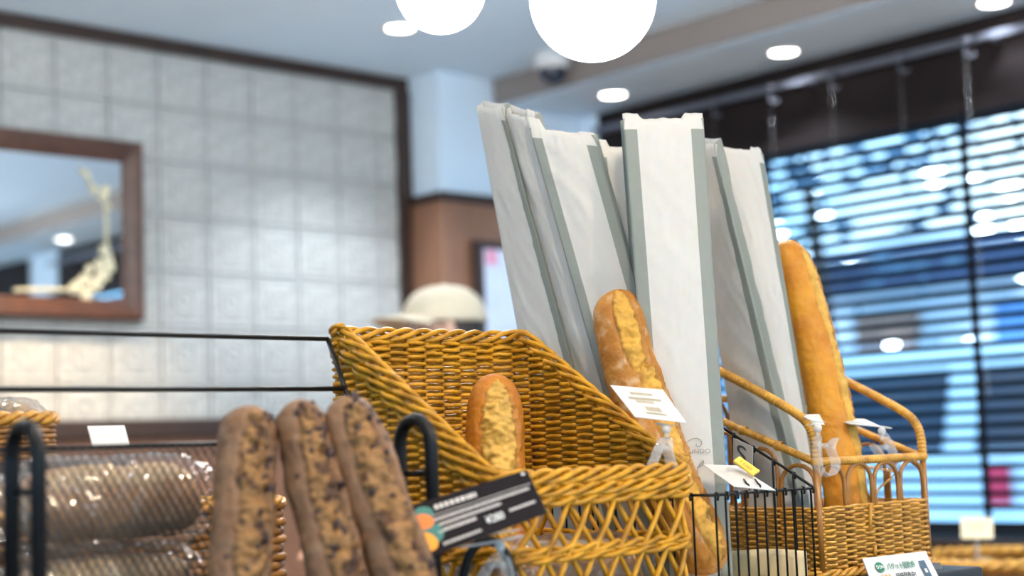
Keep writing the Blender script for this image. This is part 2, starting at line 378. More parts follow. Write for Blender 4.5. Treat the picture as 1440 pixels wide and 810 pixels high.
# window wall
SILL, HEAD = -.30, .95
ww = struct(MB().wbox(AW, AW + .12, -4.1, BW, FLOOR, SILL).build('wall_window', M['white_wall']))
for (b0, b1, z0, z1) in ((-4.1, BW, HEAD, CEIL), (3.86, BW, SILL, HEAD), (-.22, .15, SILL, HEAD), (-4.1, -2.7, SILL, HEAD)):
    MB().wbox(AW, AW + .12, b0, b1, z0, z1).build('wall_section', M['white_wall'], ww)
struct(MB().wbox(3.90, AW + .11, -2.7, 3.86, SILL - .03, SILL).build('trim_6', M['dark_wood'], bevel=.005))
for n, (b0, b1) in enumerate(((.15, 3.86), (-2.7, -.22))):
    r = MB(); r.wbox(AW + .04, AW + .08, b0, b1, SILL, SILL + .04); r.wbox(AW + .04, AW + .08, b0, b1, HEAD - .04, HEAD)
    r.wbox(AW + .04, AW + .08, b0, b0 + .04, SILL, HEAD); r.wbox(AW + .04, AW + .08, b1 - .04, b1, SILL, HEAD)
    wf = struct(r.build('window_%d' % (n + 1), M['pelmet']))
    k = 2
    for i in range(k):
        c0 = b0 + .04 + (b1 - b0 - .08) * i / k; c1 = b0 + .04 + (b1 - b0 - .08) * (i + 1) / k
        MB().wbox(AW + .058, AW + .062, c0, c1, SILL + .04, HEAD - .04).build('pane', M['glass'], wf)
    # pelmet board
    struct(MB().wbox(3.985, AW - .001, b0 - .03 if n else b0 + .0, b1 + .0, .90, SOFF - .002).build('trim_%d' % (7 + n), M['pelmet']))
# wall behind the camera and far left: unseen, with wide openings added to let daylight in
for nm, f in (('wall_rear', lambda s, e, z0, z1, d: MB().wbox(s, e, -4.1, -4.0 + d, z0, z1)), ('wall_right', lambda s, e, z0, z1, d: MB().wbox(-4.6, -4.5 + d, s, e, z0, z1))):
    lim = (-4.6, AW) if nm == 'wall_rear' else (-4.0, BW)
    r = struct(f(lim[0], lim[1], FLOOR, -.1, 0).build(nm, M['white_wall']))
    f(lim[0], lim[1], 1.10, CEIL - .001, 0).build('lintel', M['white_wall'], r)
    for k in range(5):
        x = lim[0] + .06 + (lim[1] - lim[0] - .2) * k / 4
        f(x, x + .08, -.1, 1.10, .01).build('post', M['dark_wood'], r)

# blinds: every slat an object
def blind(b0, b1, label):
    a = 3.935; zt, zbm = .885, SILL + .03; pitch = .0378
    root = thing('venetian_blind', W(a, (b0 + b1) / 2, SILL), label, 'blind', 'window blinds')
    tl = R(29); ax = U * math.cos(tl) - Z * math.sin(tl); nz_ = U * math.sin(tl) + Z * math.cos(tl)
    n = int((zt - zbm) / pitch); o = Vector(root['_o'])
    me = None
    for i in range(n):
        c = W(a, (b0 + b1) / 2, zt - i * pitch)
        if me is None:
            s = MB()
            for k in range(3):   # slight crown
                x0 = -.0175 + .035 * k / 3; x1 = x0 + .035 / 3
                h0 = .0016 * (1 - (x0 / .0175) ** 2); h1 = .0016 * (1 - (x1 / .0175) ** 2); L = (b1 - b0) / 2
                for t in (.0005, -.0005):
                    s.quad(ax * x0 + nz_ * (h0 + t) - V * L, ax * x1 + nz_ * (h1 + t) - V * L, ax * x1 + nz_ * (h1 + t) + V * L, ax * x0 + nz_ * (h0 + t) + V * L)
            me = s.mesh('slat', Vector((0, 0, 0))); me.materials.append(M['slat'])
        ob = bpy.data.objects.new('slat', me); col.objects.link(ob); ob.parent = root; ob.location = c - o
    MB().wbox(a - .02, a + .02, b0, b1, zt + .012, zt + .05).build('head_rail', M['pelmet'], root)
    MB().wbox(a - .018, a + .018, b0, b1, zbm - .022, zbm - .008).build('bottom_rail', M['slat'], root)
    return root, a, zt, zbm
def cords(root, a, zt, zbm, bs):
    for b in bs:
        MB().wbox(a - .020, a - .0185, b - .012, b + .012, zbm - .01, zt + .02).build('ladder_tape', M['slat'], root)
br, ba, bzt, bzb = blind(.18, 3.84, 'dark venetian blind across the big bright window on the right')
cords(br, ba, bzt, bzb, [ab(onA(1085, 300, ba))[1], ab(onA(1372, 380, ba))[1], 1.2, .4])
b2, a2, z2, zz2 = blind(-2.68, -.24, 'dark venetian blind of the second window seen in the mirror')
cords(b2, a2, z2, zz2, [-.6, -1.6])
# hanging rail with hooks and bead cords along the pelmet
rz = ab(onA(1265, 85, 3.90))[2]
rr = thing('hanging_rail', W(3.905, 2.0, rz), 'grey hanging rail with clear hooks along the dark window pelmet', 'rail')
MB().wbox(3.895, 3.915, .2, 3.8, rz, rz + .02).build('rail', M['rail'], rr)
for k in range(6):
    MB().wbox(3.90, 3.99, .3 + k * .65, .32 + k * .65, rz + .004, rz + .016).build('bracket', M['rail'], rr)
for px, py in ((1003, 148), (1083, 128), (1168, 108), (1265, 85), (1357, 62)):
    b = ab(onA(px, py, 3.885))[1]
    h = MB(); h.ball(W(3.885, b, rz + .005), .017, 12, 8, 1.2, 1, .8)
    h.tube([W(3.885, b, rz), W(3.883, b, rz - .03), W(3.875, b - .02, rz - .045), W(3.875, b - .035, rz - .04)], .005, 6)
    hk = h.build('hook', M['rail'], rr)
    cz = MB(); L = 1.0 if px > 1300 else .3
    cz.tube([W(3.885, b, rz - .03), W(3.885, b, rz - L)], .0007, 5)
    if px > 1300:
        for q in range(40): cz.ball(W(3.885, b, rz - .05 - q * .024), .004, 6, 4)
    cz.build('bead_cord', M['clear'], rr)

# mirror on the tiled wall
m_tr = ab(onB(198, 203, BW - .03)); m_br = ab(onB(197, 452, BW - .03))
ma1 = (m_tr[0] + m_br[0]) / 2; mz1 = m_tr[2]; mz0 = m_br[2]; ma0 = ma1 - 1.05; FW = .062
mr_ = thing('wall_mirror', W((ma0 + ma1) / 2, BW - .02, mz0), 'dark wood framed mirror with gold floral corner decal on the tiled wall', 'mirror')
MB().wbox(ma0 + .02, ma1 - .02, BW - .030, BW - .018, mz0 + .02, mz1 - .02).build('mirror_glass', M['mirror'], mr_)
def frame_piece(p0, p1, inw, name):   # moulded profile swept between two mitred corners
    d = (p1 - p0); prof = [(0, -.012), (0, .030), (.010, .036), (.022, .034), (.028, .026), (.044, .022), (.052, .014), (FW, .010), (FW, -.012)]
    s = MB(); out_ = -V; t = d.normalized()
    A = [p0 + inw * x + t * x + out_ * y for x, y in prof]; B = [p1 + inw * x - t * x + out_ * y for x, y in prof]
    for i in range(len(prof) - 1): s.quad(A[i], B[i], B[i + 1], A[i + 1])
    return s.build(name, M['frame_wood'], mr_)
fb = BW - .02
c1, c2, c3, c4 = W(ma0, fb, mz0), W(ma1, fb, mz0), W(ma1, fb, mz1), W(ma0, fb, mz1)
frame_piece(c1, c2, Z, 'frame_bottom'); frame_piece(c2, c3, -U, 'frame_side'); frame_piece(c3, c4, -Z, 'frame_top'); frame_piece(c4, c1, U, 'frame_side')
def flower(c, r, ph):
    s = MB()
    n = 30
    pts = [c + (U * math.cos(t) + Z * math.sin(t)) * r * (.62 + .38 * abs(math.cos(2.5 * t + ph))) for t in [2 * math.pi * k / n for k in range(n)]]
    for k in range(n): s.quad(pts[k], pts[(k + 1) % n], c - V * .003)
    return s.build('flower', M['gold'], mr_)
for px, py, r in ((106, 405, .030), (122, 412, .032), (135, 398, .034), (120, 392, .026), (146, 385, .034), (140, 372, .026), (152, 366, .030), (148, 352, .028), (156, 376, .022), (126, 378, .020), (112, 396, .018), (146, 276, .026), (150, 266, .020), (132, 268, .018), (122, 244, .020), (152, 290, .018)):
    flower(onB(px, py, BW - .0325), r * .72, px)
vn = MB()
for pts in (((150, 348), (150, 320), (149, 285)), ((146, 270), (130, 262), (122, 246), (112, 236)), ((118, 408), (60, 407), (20, 408))):
    vn.tube([onB(x, y, BW - .032) for x, y in pts], .006, 6)
vn.build('vine', M['gold'], mr_)

# notice in a dark frame on the pier
n0 = ab(onB(662, 338, PB - .02)); n1 = ab(onB(740, 520, PB - .02))
nr = thing('framed_notice', W((n0[0] + n1[0]) / 2, PB - .02, n1[2]), 'pale notice with a pink mark in dark frame on the brown pier', 'notice')
q = MB(); q.wbox(n0[0], n1[0] + .03, PB - .045, PB - .016, n1[2], n0[2]); q.build('frame', M['dark_wood'], nr, bevel=.003)
MB().wbox(n0[0] + .035, n1[0], PB - .048, PB - .044, n1[2] + .03, n0[2] - .03).build('sheet', mat('notice_sheet', (.70, .76, .90), .6, var=.08, scale=12), nr)
pk = ab(onB(690, 360, PB - .05)); MB().wbox(pk[0] - .02, pk[0] + .03, PB - .05, PB - .047, pk[2] - .03, pk[2] + .02).build('pink_mark', mat('pink_print', (.85, .35, .5), .6), nr)

# ------------------------------------------------------------------ lamps
def downlight(c, label, z, strength, colr, spot=110):
    root = thing('ceiling_downlight', c, label, 'downlight', 'recessed ceiling lights')
    MB().lathe(c, U, V, Z, [(.040, -.001), (.052, -.006), (.058, -.004), (.060, .0)], 28).build('trim_ring', M['white_plastic'], root)
    s = MB(); s.lathe(c, U, V, Z, [(.0005, -.004), (.025, -.0045), (.041, -.002)], 28); s.build('lens', M['lamp'], root)
    ld = bpy.data.lights.new('downlight_beam', 'SPOT'); ld.energy = strength; ld.color = colr; ld.spot_size = R(spot); ld.spot_blend = .7; ld.shadow_soft_size = .05
    lo = bpy.data.objects.new('downlight_beam', ld); col.objects.link(lo); lo.parent = root; lo.location = (0, 0, -.012)
    return root
COOL = (.82, .90, 1.0); WARM0 = (1.0, .84, .64)
downlight(onZ(563, 39, CEIL), 'recessed ceiling light left of the small globe lamp', CEIL, SPOT_COOL, COOL)
downlight(onZ(862, 133, SOFF), 'recessed light in the window soffit just above the paper bags', SOFF, SPOT_COOL * .22, COOL)
downlight(onZ(1102, 73, SOFF), 'recessed light in the middle of the window soffit', SOFF, SPOT_COOL * .22, COOL)
downlight(onZ(1398, 3, SOFF), 'recessed soffit light cut by the top edge at far right', SOFF, SPOT_COOL * .22, COOL)
for k, (a, b) in enumerate(((3.8, 1.6), (3.8, .6), (3.8, -.6))):
    downlight(W(a, b, SOFF), ('recessed soffit light right of the picture, nearest the pier', 'recessed soffit light reflected at the right of the mirror', 'recessed soffit light reflected at the left of the mirror')[k], SOFF, SPOT_COOL * .22, COOL)
WALLWASH = (1.0, .74, .46)
for a, lab in ((1.9, 'recessed ceiling light close above the mirror'), (.9, 'recessed ceiling light over the tiled wall far left of the mirror')):
    downlight(W(a, 3.62, CEIL), lab, CEIL, SPOT_COOL * 2.6, WALLWASH, 84)
for a, b, lab in ((.6, 1.0, 'added unseen ceiling light straight above the bread stand'), (2.4, 1.9, 'added unseen ceiling light above the aisle by the window'), (-1.2, 1.6, 'added unseen ceiling light over the left aisle'), (1.4, -.6, 'added unseen ceiling light behind the camera on the window side'), (-1.0, -.9, 'added unseen ceiling light behind the camera on the left side')):
    downlight(W(a, b, CEIL), lab, CEIL, SPOT_COOL * (.45 if a == .6 else 1), WARM0 if a == .6 else COOL, 140)  # unseen downlights added to raise the room's ambient light
# warm display spotlight and an added fill spot over the bread table, behind and above the camera
WARM = (1.0, .80, .56)
def track_spot(c, tgt, e, label):
    root = thing('ceiling_spotlight', c, label, 'spotlight', 'display spotlights')
    d = (tgt - c).normalized(); x = d.cross(Z).normalized(); y = d.cross(x)
    MB().lathe(c, U, V, Z, [(.0005, 0), (.03, 0), (.03, -.02), (.008, -.022), (.008, -.07)], 20).build('mount', M['white_plastic'], root)
    hc = c - Z * .09
    MB().lathe(hc, x, y, d, [(.0005, -.05), (.035, -.05), (.04, .05), (.034, .052), (.03, .03)], 24).build('housing', M['white_plastic'], root)
    MB().lathe(hc + d * .031, x, y, d, [(.0005, .002), (.030, 0)], 24).build('lens', M['lamp'], root)
    ld = bpy.data.lights.new('spot_beam', 'SPOT'); ld.energy = e; ld.color = WARM; ld.spot_size = R(62); ld.spot_blend = .6; ld.shadow_soft_size = .035
    lo = bpy.data.objects.new('spot_beam', ld); col.objects.link(lo)
    lo.parent = root; lo.rotation_euler = d.to_track_quat('-Z', 'Y').to_euler(); lo.location = (hc + d * .06) - c
tgt = W(1.35, 1.2, -.02)
track_spot(Vector((1.35, .65, CAMZ + CEIL)), tgt, SPOT_WARM, 'white ceiling spotlight above the right of the bread table')
track_spot(Vector((.25, .45, CAMZ + CEIL)), W(1.1, 1.2, -.05), SPOT_WARM * .8, 'added ceiling spotlight standing in for warm bounce from the left')  # unseen fill spot, stands in for warm bounce on left-facing sides
# opal globe pendants
def pendant(c, r, label):
    root = thing('globe_pendant', c - Z * r, label, 'lamp', 'opal globe lamps')
    prof = [(max(.0005, r * math.sin(math.pi * k / 30)), -r * math.cos(math.pi * k / 30)) for k in range(28)]
    MB().lathe(c, U, V, Z, prof, 48).build('globe', M['globe'], root)
    MB().lathe(c + Z * r * .96, U, V, Z, [(.0005, .05), (.016, .05), (.03, .0), (.032, -.012)], 24).build('collar', M['white_plastic'], root)
    top = CAMZ + CEIL
    MB().tube([c + Z * (r + .04), Vector((c.x, c.y, top - .02))], .004, 8).build('stem', M['white_plastic'], root)
    MB().lathe(Vector((c.x, c.y, top)), U, V, Z, [(.0005, -.03), (.04, -.028), (.05, -.004), (.05, 0)], 24).build('canopy', M['white_plastic'], root)
    return c
pendant(P(833.5, -2, 2.75), .110, 'larger glowing white globe lamp hanging above the paper bags')
pendant(P(619.5, -16, 3.25), .0905, 'smaller glowing white globe lamp left of the larger one')
pendant(W(2.9, .9, .80), .110, 'added unseen globe lamp brightening the ceiling over the window aisle')  # this and the following unseen globes are added to brighten the ceiling
pendant(W(.7, 2.7, 1.0), .0905, 'added unseen globe lamp brightening the ceiling over the tiled wall aisle')
pendant(W(2.6, -1.0, .80), .110, 'added unseen globe lamp brightening the ceiling by the second window')
# dome security camera
dc = onZ(776, 76, CEIL); dr = thing('dome_camera', dc, 'white dome security camera under the ceiling beside the big globe', 'camera')
MB().lathe(dc, U, V, Z, [(.0005, 0), (.062, 0), (.060, -.03), (.052, -.05), (.046, -.052)], 28).build('housing', M['white_plastic'], dr)
MB().lathe(dc, U, V, Z, [(.046, -.05), (.045, -.066), (.036, -.086), (.02, -.098), (.0005, -.102)], 28).build('dome', mat('smoked_dome', (.02, .03, .05), .08, var=.1), dr)

# ------------------------------------------------------------------ outside the window
GZ = FLOOR - .08
MO = lambda n, c, **k: mat(n, c, .7, **k)
struct(MB().wbox(AW + .13, 60, -30, 50, GZ - .1, GZ).build('ground_street', MO('street_paving', (.52, .60, .66), scale=2, var=.15)))
# white van
vr = thing('parked_van', W(8.5, 5.0, GZ), 'white van with dark windows parked outside behind the blinds', 'van')
pale = MO('van_paint', (.62, .74, .84), var=.03); dkg = mat('van_glass', (.012, .02, .045), .1, var=.1)
s = MB()
pr = [(7.9, -1.0), (7.85, -.7), (7.9, -.14), (8.05, .40), (8.2, .50), (9.4, .50), (9.6, .40), (9.7, -.14), (9.7, -1.0)]
b0, b1 = 3.0, 6.6
for i in range(len(pr)):
    j = (i + 1) % len(pr); s.quad(W(pr[i][0], b0, pr[i][1]), W(pr[j][0], b0, pr[j][1]), W(pr[j][0], b1, pr[j][1]), W(pr[i][0], b1, pr[i][1]))
s.quad(*[W(x, b0, z) for x, z in pr]); s.quad(*[W(x, b1, z) for x, z in reversed(pr)])
s.build('body', pale, vr)
def vwin(c0, c1):
    q = MB(); q.quad(W(7.893, c0, -.10), W(7.893, c1, -.10), W(8.035, c1, .37), W(8.035, c0, .37)); q.build('side_window', dkg, vr, solid=.012)
vwin(5.02, 6.5); vwin(4.35, 4.80); vwin(3.3, 4.22)
for c in (3.7, 5.9):
    MB().lathe(W(7.84, c, GZ + .32), V, Z, U, [(.0005, 0), (.2, 0), (.31, .02), (.32, .2)], 24).build('wheel', M['black_metal'], vr)
MB().wbox(7.83, 7.86, 4.58, 4.72, -.40, -.18).build('tail_lamp', MO('red_lamp', (.65, .03, .08)), vr)
# shop building across the street
bl = thing('shop_building', W(17, 9, GZ), 'pale shop building with a dark fascia across the street', 'building')
fac = MO('pale_facade', (.72, .80, .88), var=.06, scale=1); nav = mat('navy_fascia', (.03, .05, .12), .5, var=.3, scale=.6)
glz = mat('shop_glass', (.22, .36, .52), .08, var=.3, scale=.5)
MB().wbox(17, 24, -6, 24, GZ, 2.5).build('wall', fac, bl)
MB().wbox(16.2, 17, -6, 24, 1.80, 2.20).build('fascia', nav, bl)
for k in range(11):
    c = -5 + k * 2.6
    f = MB().wbox(16.93, 17.0, c, c + 1.7, -.9, 1.2).build('window', fac, bl)
    for j in range(2): MB().wbox(16.90, 16.94, c + .08 + j * .82, c + .80 + j * .82, -.8, 1.1).build('pane', glz, f)
for k in range(14):
    c = -5 + k * 2.0; MB().wbox(16.9, 17, c, c + .9, .55 + .2 * (k % 3), 1.5).build('poster', [M['white_ink'], MO('blue_poster%d' % k, (.12, .3, .62)), MO('brown_poster%d' % k, (.35, .2, .15))][k % 3], bl)
glarem = emis('glare_spot_glow', (.85, .95, 1), 16)  # added glowing balls stand in for white glare spots behind the blinds
rl = random.Random(5)
for k in range(34):
    MB().ball(W(16.6 + rl.random() * .3, rl.uniform(8.8, 13.6), rl.uniform(.2, 2.5) if k % 3 else rl.uniform(2.4, 3.6)), rl.uniform(.06, .13), 10, 7).build('glare_spot', glarem, bl)
# street trees with branches over the fascia
leafm = MO('blue_green_leaf', (.09, .17, .26), var=.4, scale=4)
def tree(a, b, h, n, label):
    root = thing('street_tree', W(a, b, GZ), label, 'tree', 'street trees')
    t = MB(); t.tube([W(a, b, GZ), W(a + .05, b, GZ + h * .4), W(a - .05, b + .1, GZ + h * .75)], lambda i: .10 - .025 * i, 8)
    t.build('trunk', M['dark_wood'], root)
    lf = MB()
    for k in range(n):
        d = Vector((random.gauss(0, 1), random.gauss(0, 1), random.gauss(0, .8))); d = d.normalized() * (random.random() ** .4)
        c = W(a, b, GZ + h * .75) + Vector((d.x * 1.9, d.y * 1.9, d.z * 1.5)); x = Vector((random.gauss(0, 1), random.gauss(0, 1), random.gauss(0, 1))).normalized(); y = x.orthogonal().normalized(); r = .16
        lf.quad(c - x * r, c + y * r * .5, c + x * r, c - y * r * .5)
    stuff(lf.build('foliage', leafm, root))
tree(11.5, 8.4, 5.0, 160, 'leafy street tree outside nearest the paper bags')
tree(12.0, 4.6, 5.2, 120, 'leafy street tree outside behind the van')
tree(13.0, 12.0, 5.2, 90, 'leafy street tree far left along the street')
#OBJECTS
# ================================================================== display table
TAB = -.17
tb = thing('display_table', W(.7, 1.45, FLOOR), 'long black bread display table under the baskets', 'table')
MB().wbox(-.5, 1.785, 1.085, 1.80, TAB - .03, TAB).build('tabletop', M['table'], tb, bevel=.004)
MB().wbox(-.45, 1.74, 1.13, 1.76, FLOOR, TAB - .031).build('cabinet', M['dark_wood'], tb)

def fbm(p, s): return noise.fractal(p * s, 1.0, 2.0, 3)
# ------------------------------------------------------------------ loaves
def bread_mesh(name, p0, p1, r0, mt, slashes, face, seed, bend=Vector((0, 0, 0)), pw=5, N=150, Mg=84, rough=.0016, flat=.92, taper=0, lump=.03, relief=1.0, holes=0, wav=.22):
    ax = (p1 - p0); L = ax.length; ax = ax / L
    f = (face - ax * face.dot(ax)).normalized(); sd = ax.cross(f)
    off = Vector((seed * 3.1, seed * 1.7, seed * 7.3))
    s = MB(); sc = []; dk = []
    for j in range(N + 1):
        t = j / N; tt = .5 - .5 * math.cos(math.pi * t)
        t = .35 * tt + .65 * t
        e = abs(2 * t - 1)
        rr = r0 * max(.0, (1 - e ** pw)) ** .5 * (1 + taper * (t - .5))
        cen = p0 + ax * (L * t) + bend * (4 * t * (1 - t)) + f * (.004 * fbm(Vector((t * 3, seed, 0)), 1.0))
        for k in range(Mg):
            th = 2 * math.pi * k / Mg
            th = th - 2 * math.pi if th > math.pi else th
            d = f * math.cos(th) * flat + sd * math.sin(th)
            q = cen + d * r0 + off
            disp = lump * r0 * fbm(q, 28) + .0006 * fbm(q, 160)
            S = 0; D = 0
            for (t0, t1, a0, a1, hw) in slashes:
                if t0 < t < t1:
                    x = (t - t0) / (t1 - t0); wv = hw * max(.02, 1 - abs(2 * x - 1) ** 3) ** .5
                    wv *= 1 + wav * fbm(Vector((t * 14, seed, a0)), 1.0)
                    dd = (th - (a0 + (a1 - a0) * x)) / wv
                    if abs(dd) < 1.35:
                        ins = max(0, min(1, (1.02 - abs(dd)) * 7))
                        S = max(S, ins)
                        disp += ins * (.05 * r0 * (1 - dd * dd) + rough * 1.8 * fbm(q, 75) + rough * 1.1 * fbm(q, 210))
                        disp += relief * .085 * r0 * math.exp(-((dd - 1.08) / .10) ** 2)          # raised ear
                        disp -= relief * .085 * r0 * math.exp(-((dd - .84) / .10) ** 2)
                        disp -= relief * .06 * r0 * math.exp(-((dd + 1.0) / .10) ** 2)           # groove
                        D = max(D, .75 * math.exp(-((dd - .86) / .09) ** 2), .45 * math.exp(-((dd + 1.0) / .08) ** 2), .35 * math.exp(-((dd - 1.1) / .07) ** 2))
            if holes and S > 0:
                hn = max(0, min(1, (fbm(q, 55) - .18) * 6)) * S * holes; D = max(D, hn); disp -= .05 * r0 * hn
            edge = max(0, (e - .86) / .14)
            sc.append(S * (1 - .5 * edge)); dk.append(min(1, D))
            s.v.append(cen + d * (rr + disp * min(1, rr / r0 * 1.2)))
    for j in range(N):
        for k in range(Mg):
            l = (k + 1) % Mg
            s.f.append((j * Mg + k, j * Mg + l, (j + 1) * Mg + l, (j + 1) * Mg + k)); s.sm.append(True)
    s.attr = (sc, dk)
    return s, (ax, f, sd, L)
def bread(name, p0, p1, r0, mt, slashes, face, seed, label, cat='bread', group=None, parent=None, **k):
    s, fr = bread_mesh(name, p0, p1, r0, mt, slashes, face, seed, **k)
    o = s.build(name, mt, parent)
    for nm, d in zip(('score', 'dark'), s.attr):
        a = o.data.attributes.new(nm, 'FLOAT', 'POINT'); a.data.foreach_set('value', d)
    if parent is None: tag(o, label, cat, group)
    return o, s, fr
tocam = Vector((.12, -1, .15))
# floured baguette with deep slashes, in the wire basket
bread('baguette', P(1000, 808, 1.775), P(862, 410, 1.865), .0328, M['baguette_flour'],
      [(.66, .985, .15, .02, .46), (.34, .70, .62, .36, .50), (.02, .38, .55, .35, .5)], Vector((.15, -1, .2)), 3,
      'floured baguette with deep slashes leaning before the white paper bags', group='long baguettes', bend=Vector((-.0125, 0, 0)), pw=11, N=200, Mg=110, lump=.06, relief=1.6, rough=.0024, wav=.05)
# smooth golden baguette in the cane basket
bread('baguette', P(1203, 800, 2.045), P(1103, 338, 2.10), .0285, M['baguette'],
      [(.62, .97, .75, .62, .34), (.28, .66, .85, .7, .36), (.03, .32, .9, .75, .34)], Vector((.1, -1, .2)), 8,
      'smooth golden baguette standing in the cane basket on the right', group='long baguettes', bend=Vector((.012, 0, 0)), pw=12, N=190)
# stubby loaf in the yellow basket
bread('loaf', P(702, 812, 1.70), P(694, 526, 1.735), .0325, M['small_loaf'],
      [(.05, .955, .10, .16, .74)], Vector((.05, -1, .25)), 12, 'stubby golden loaf standing alone in the yellow wicker basket', pw=5, rough=.0026)
# raisin loaves
def raisin_mesh():
    b = MB(); b.ball(Vector((0, 0, 0)), 1, 8, 6); me = b.mesh('raisin', Vector((0, 0, 0)))
    for v in me.vertices: v.co *= 1 + .25 * noise.noise(v.co * 1.7)
    me.materials.append(M['raisin']); return me
rme = raisin_mesh()
for n, (pa, pb, r, lab, sl) in enumerate((
        (P(330, 935, 1.325), P(352, 572, 1.40), .0265, 'leftmost dark raisin loaf with a straight seam', .55),
        (P(506, 935, 1.335), P(416, 564, 1.41), .0255, 'middle dark raisin loaf of the three leaning together', .45),
        (P(612, 935, 1.345), P(480, 561, 1.42), .0285, 'rightmost dark raisin loaf, next to the black hoop', .40))):
    o, s, (ax, f, sd, L) = bread('raisin_loaf', pa, pb, r, M['raisin_bread'], [(.02, .97, sl + .1, sl - .1, .62)], Vector((0, -1, .15)), 20 + n, lab, group='raisin loaves', pw=8, rough=.0036, lump=.10, relief=1.2, holes=.85)
    org = Vector(o['_o']); nv = len(s.v); rnd = random.Random(n)
    for k in range(60):
        j = rnd.randint(10, 144); kk = int(((sl + (rnd.gauss(.45, .25) if k % 3 else rnd.gauss(0, .7))) / (2 * math.pi)) * 84) % 84
        p = s.v[j * 84 + kk]; nrm = (p - (pa + ax * (p - pa).dot(ax))).normalized()
        q = bpy.data.objects.new('raisin', rme); col.objects.link(q); q.parent = o
        q.location = p - org - nrm * .0024; z_ = rnd.uniform(.0018, .0048)
        q.scale = (z_, z_ * rnd.uniform(.6, 1), z_ * rnd.uniform(1, 1.8)); q.rotation_euler = (rnd.random() * .6, rnd.random() * .6, rnd.random() * 3)

# ------------------------------------------------------------------ weaving helpers
def rrect(a0, a1, b0, b1, r, start='fl'):   # closed rounded rectangle in plan, from the front left corner, clockwise: left side back, back, right side, front
    pts = []
    def arc(ca, cb, t0):
        for k in range(7):
            t = t0 - math.pi / 2 * k / 6; pts.append((ca + r * math.cos(t), cb + r * math.sin(t)))
    arc(a0 + r, b1 - r, math.pi); arc(a1 - r, b1 - r, math.pi / 2); arc(a1 - r, b0 + r, 0); arc(a0 + r, b0 + r, -math.pi / 2)
    return pts
def resample(pts, step, closed=True):
    if closed: pts = pts + [pts[0]]
    seg = [math.dist(pts[i], pts[i + 1]) for i in range(len(pts) - 1)]; L = sum(seg); n = max(2, round(L / step)); res = []; i = 0; acc = 0
    for k in range(n + (0 if closed else 1)):
        s = L * k / n
        while i < len(seg) - 1 and acc + seg[i] < s: acc += seg[i]; i += 1
        t = (s - acc) / seg[i] if seg[i] else 0
        p, q = pts[i], pts[i + 1]; d = math.dist(p, q) or 1
        res.append((p[0] + (q[0] - p[0]) * t, p[1] + (q[1] - p[1]) * t, (q[1] - p[1]) / d, -(q[0] - p[0]) / d, s))   # point, outward normal?, arclength
    return res, L
def weave_rows(root, plan, zs, ztop, spacing, amp, r, mt, name='weaver', per=9, wob=.0003):
    pts, L = resample(plan, spacing / per)
    cx = sum(p[0] for p in pts) / len(pts); cy = sum(p[1] for p in pts) / len(pts)
    nst = round(L / spacing); nst += 1 - nst % 2      # an odd number of stakes
    for row, z in enumerate(zs):
        runs = []; cur = []
        for k, (a, b, na, nb, s) in enumerate(pts):
            sg = 1 if (na * (a - cx) + nb * (b - cy)) > 0 else -1
            w_ = amp * math.tanh(2.4 * math.sin(math.pi * nst * s / L + math.pi * row))
            if z < ztop(a, b):
                cur.append(W(a + na * sg * w_, b + nb * sg * w_, z + wob * math.sin(k * .7 + row * 2.3) + random.uniform(-.0003, .0003)))
            elif cur: runs.append(cur); cur = []
        if cur:
            if runs and z < ztop(pts[0][0], pts[0][1]) and len(cur) < len(pts): runs[0] = cur + runs[0]
            else: runs.append(cur)
        b_ = MB()
        for rn in runs:
            if len(rn) > 3: b_.tube(rn, r, 7, closed=(len(rn) == len(pts)))
        if b_.v: b_.build(name, mt, root)
    return pts, L, nst
def stakes(root, pts, L, n, z0, ztop, r, mt, name='stake', every=1):
    for k in range(0, n, every):
        s = L * (k + 0.0) / n; i = min(range(len(pts)), key=lambda q: abs(pts[q][4] - s)); a, b = pts[i][0], pts[i][1]
        zt = ztop(a, b)
        if zt - z0 > .004: MB().tube([W(a, b, z0), W(a, b, zt)], r, 6).build(name, mt, root)
def rope(root, path, n, rs, RR, pitch, mt, name, closed=True, ph=0, flat=1.0):
    N = len(path); L = 0; s = [0]
    for i in range(1, N): L += (path[i] - path[i - 1]).length; s.append(L)
    if closed: L += (path[0] - path[-1]).length
    turns = max(1, round(L / pitch))
    for k in range(n):
        q = []
        for i, p in enumerate(path):
            t = (path[(i + 1) % N] - path[i - 1]) if closed or 0 < i < N - 1 else (path[min(i + 1, N - 1)] - path[max(i - 1, 0)])
            t.normalize(); x = t.cross(Z).normalized(); y = x.cross(t)
            an = 2 * math.pi * (k / n + turns * s[i] / L) + ph
            q.append(p + x * (RR * math.cos(an) * flat) + y * (RR * math.sin(an)))
        MB().tube(q, rs, 7, closed=closed).build(name, mt, root)

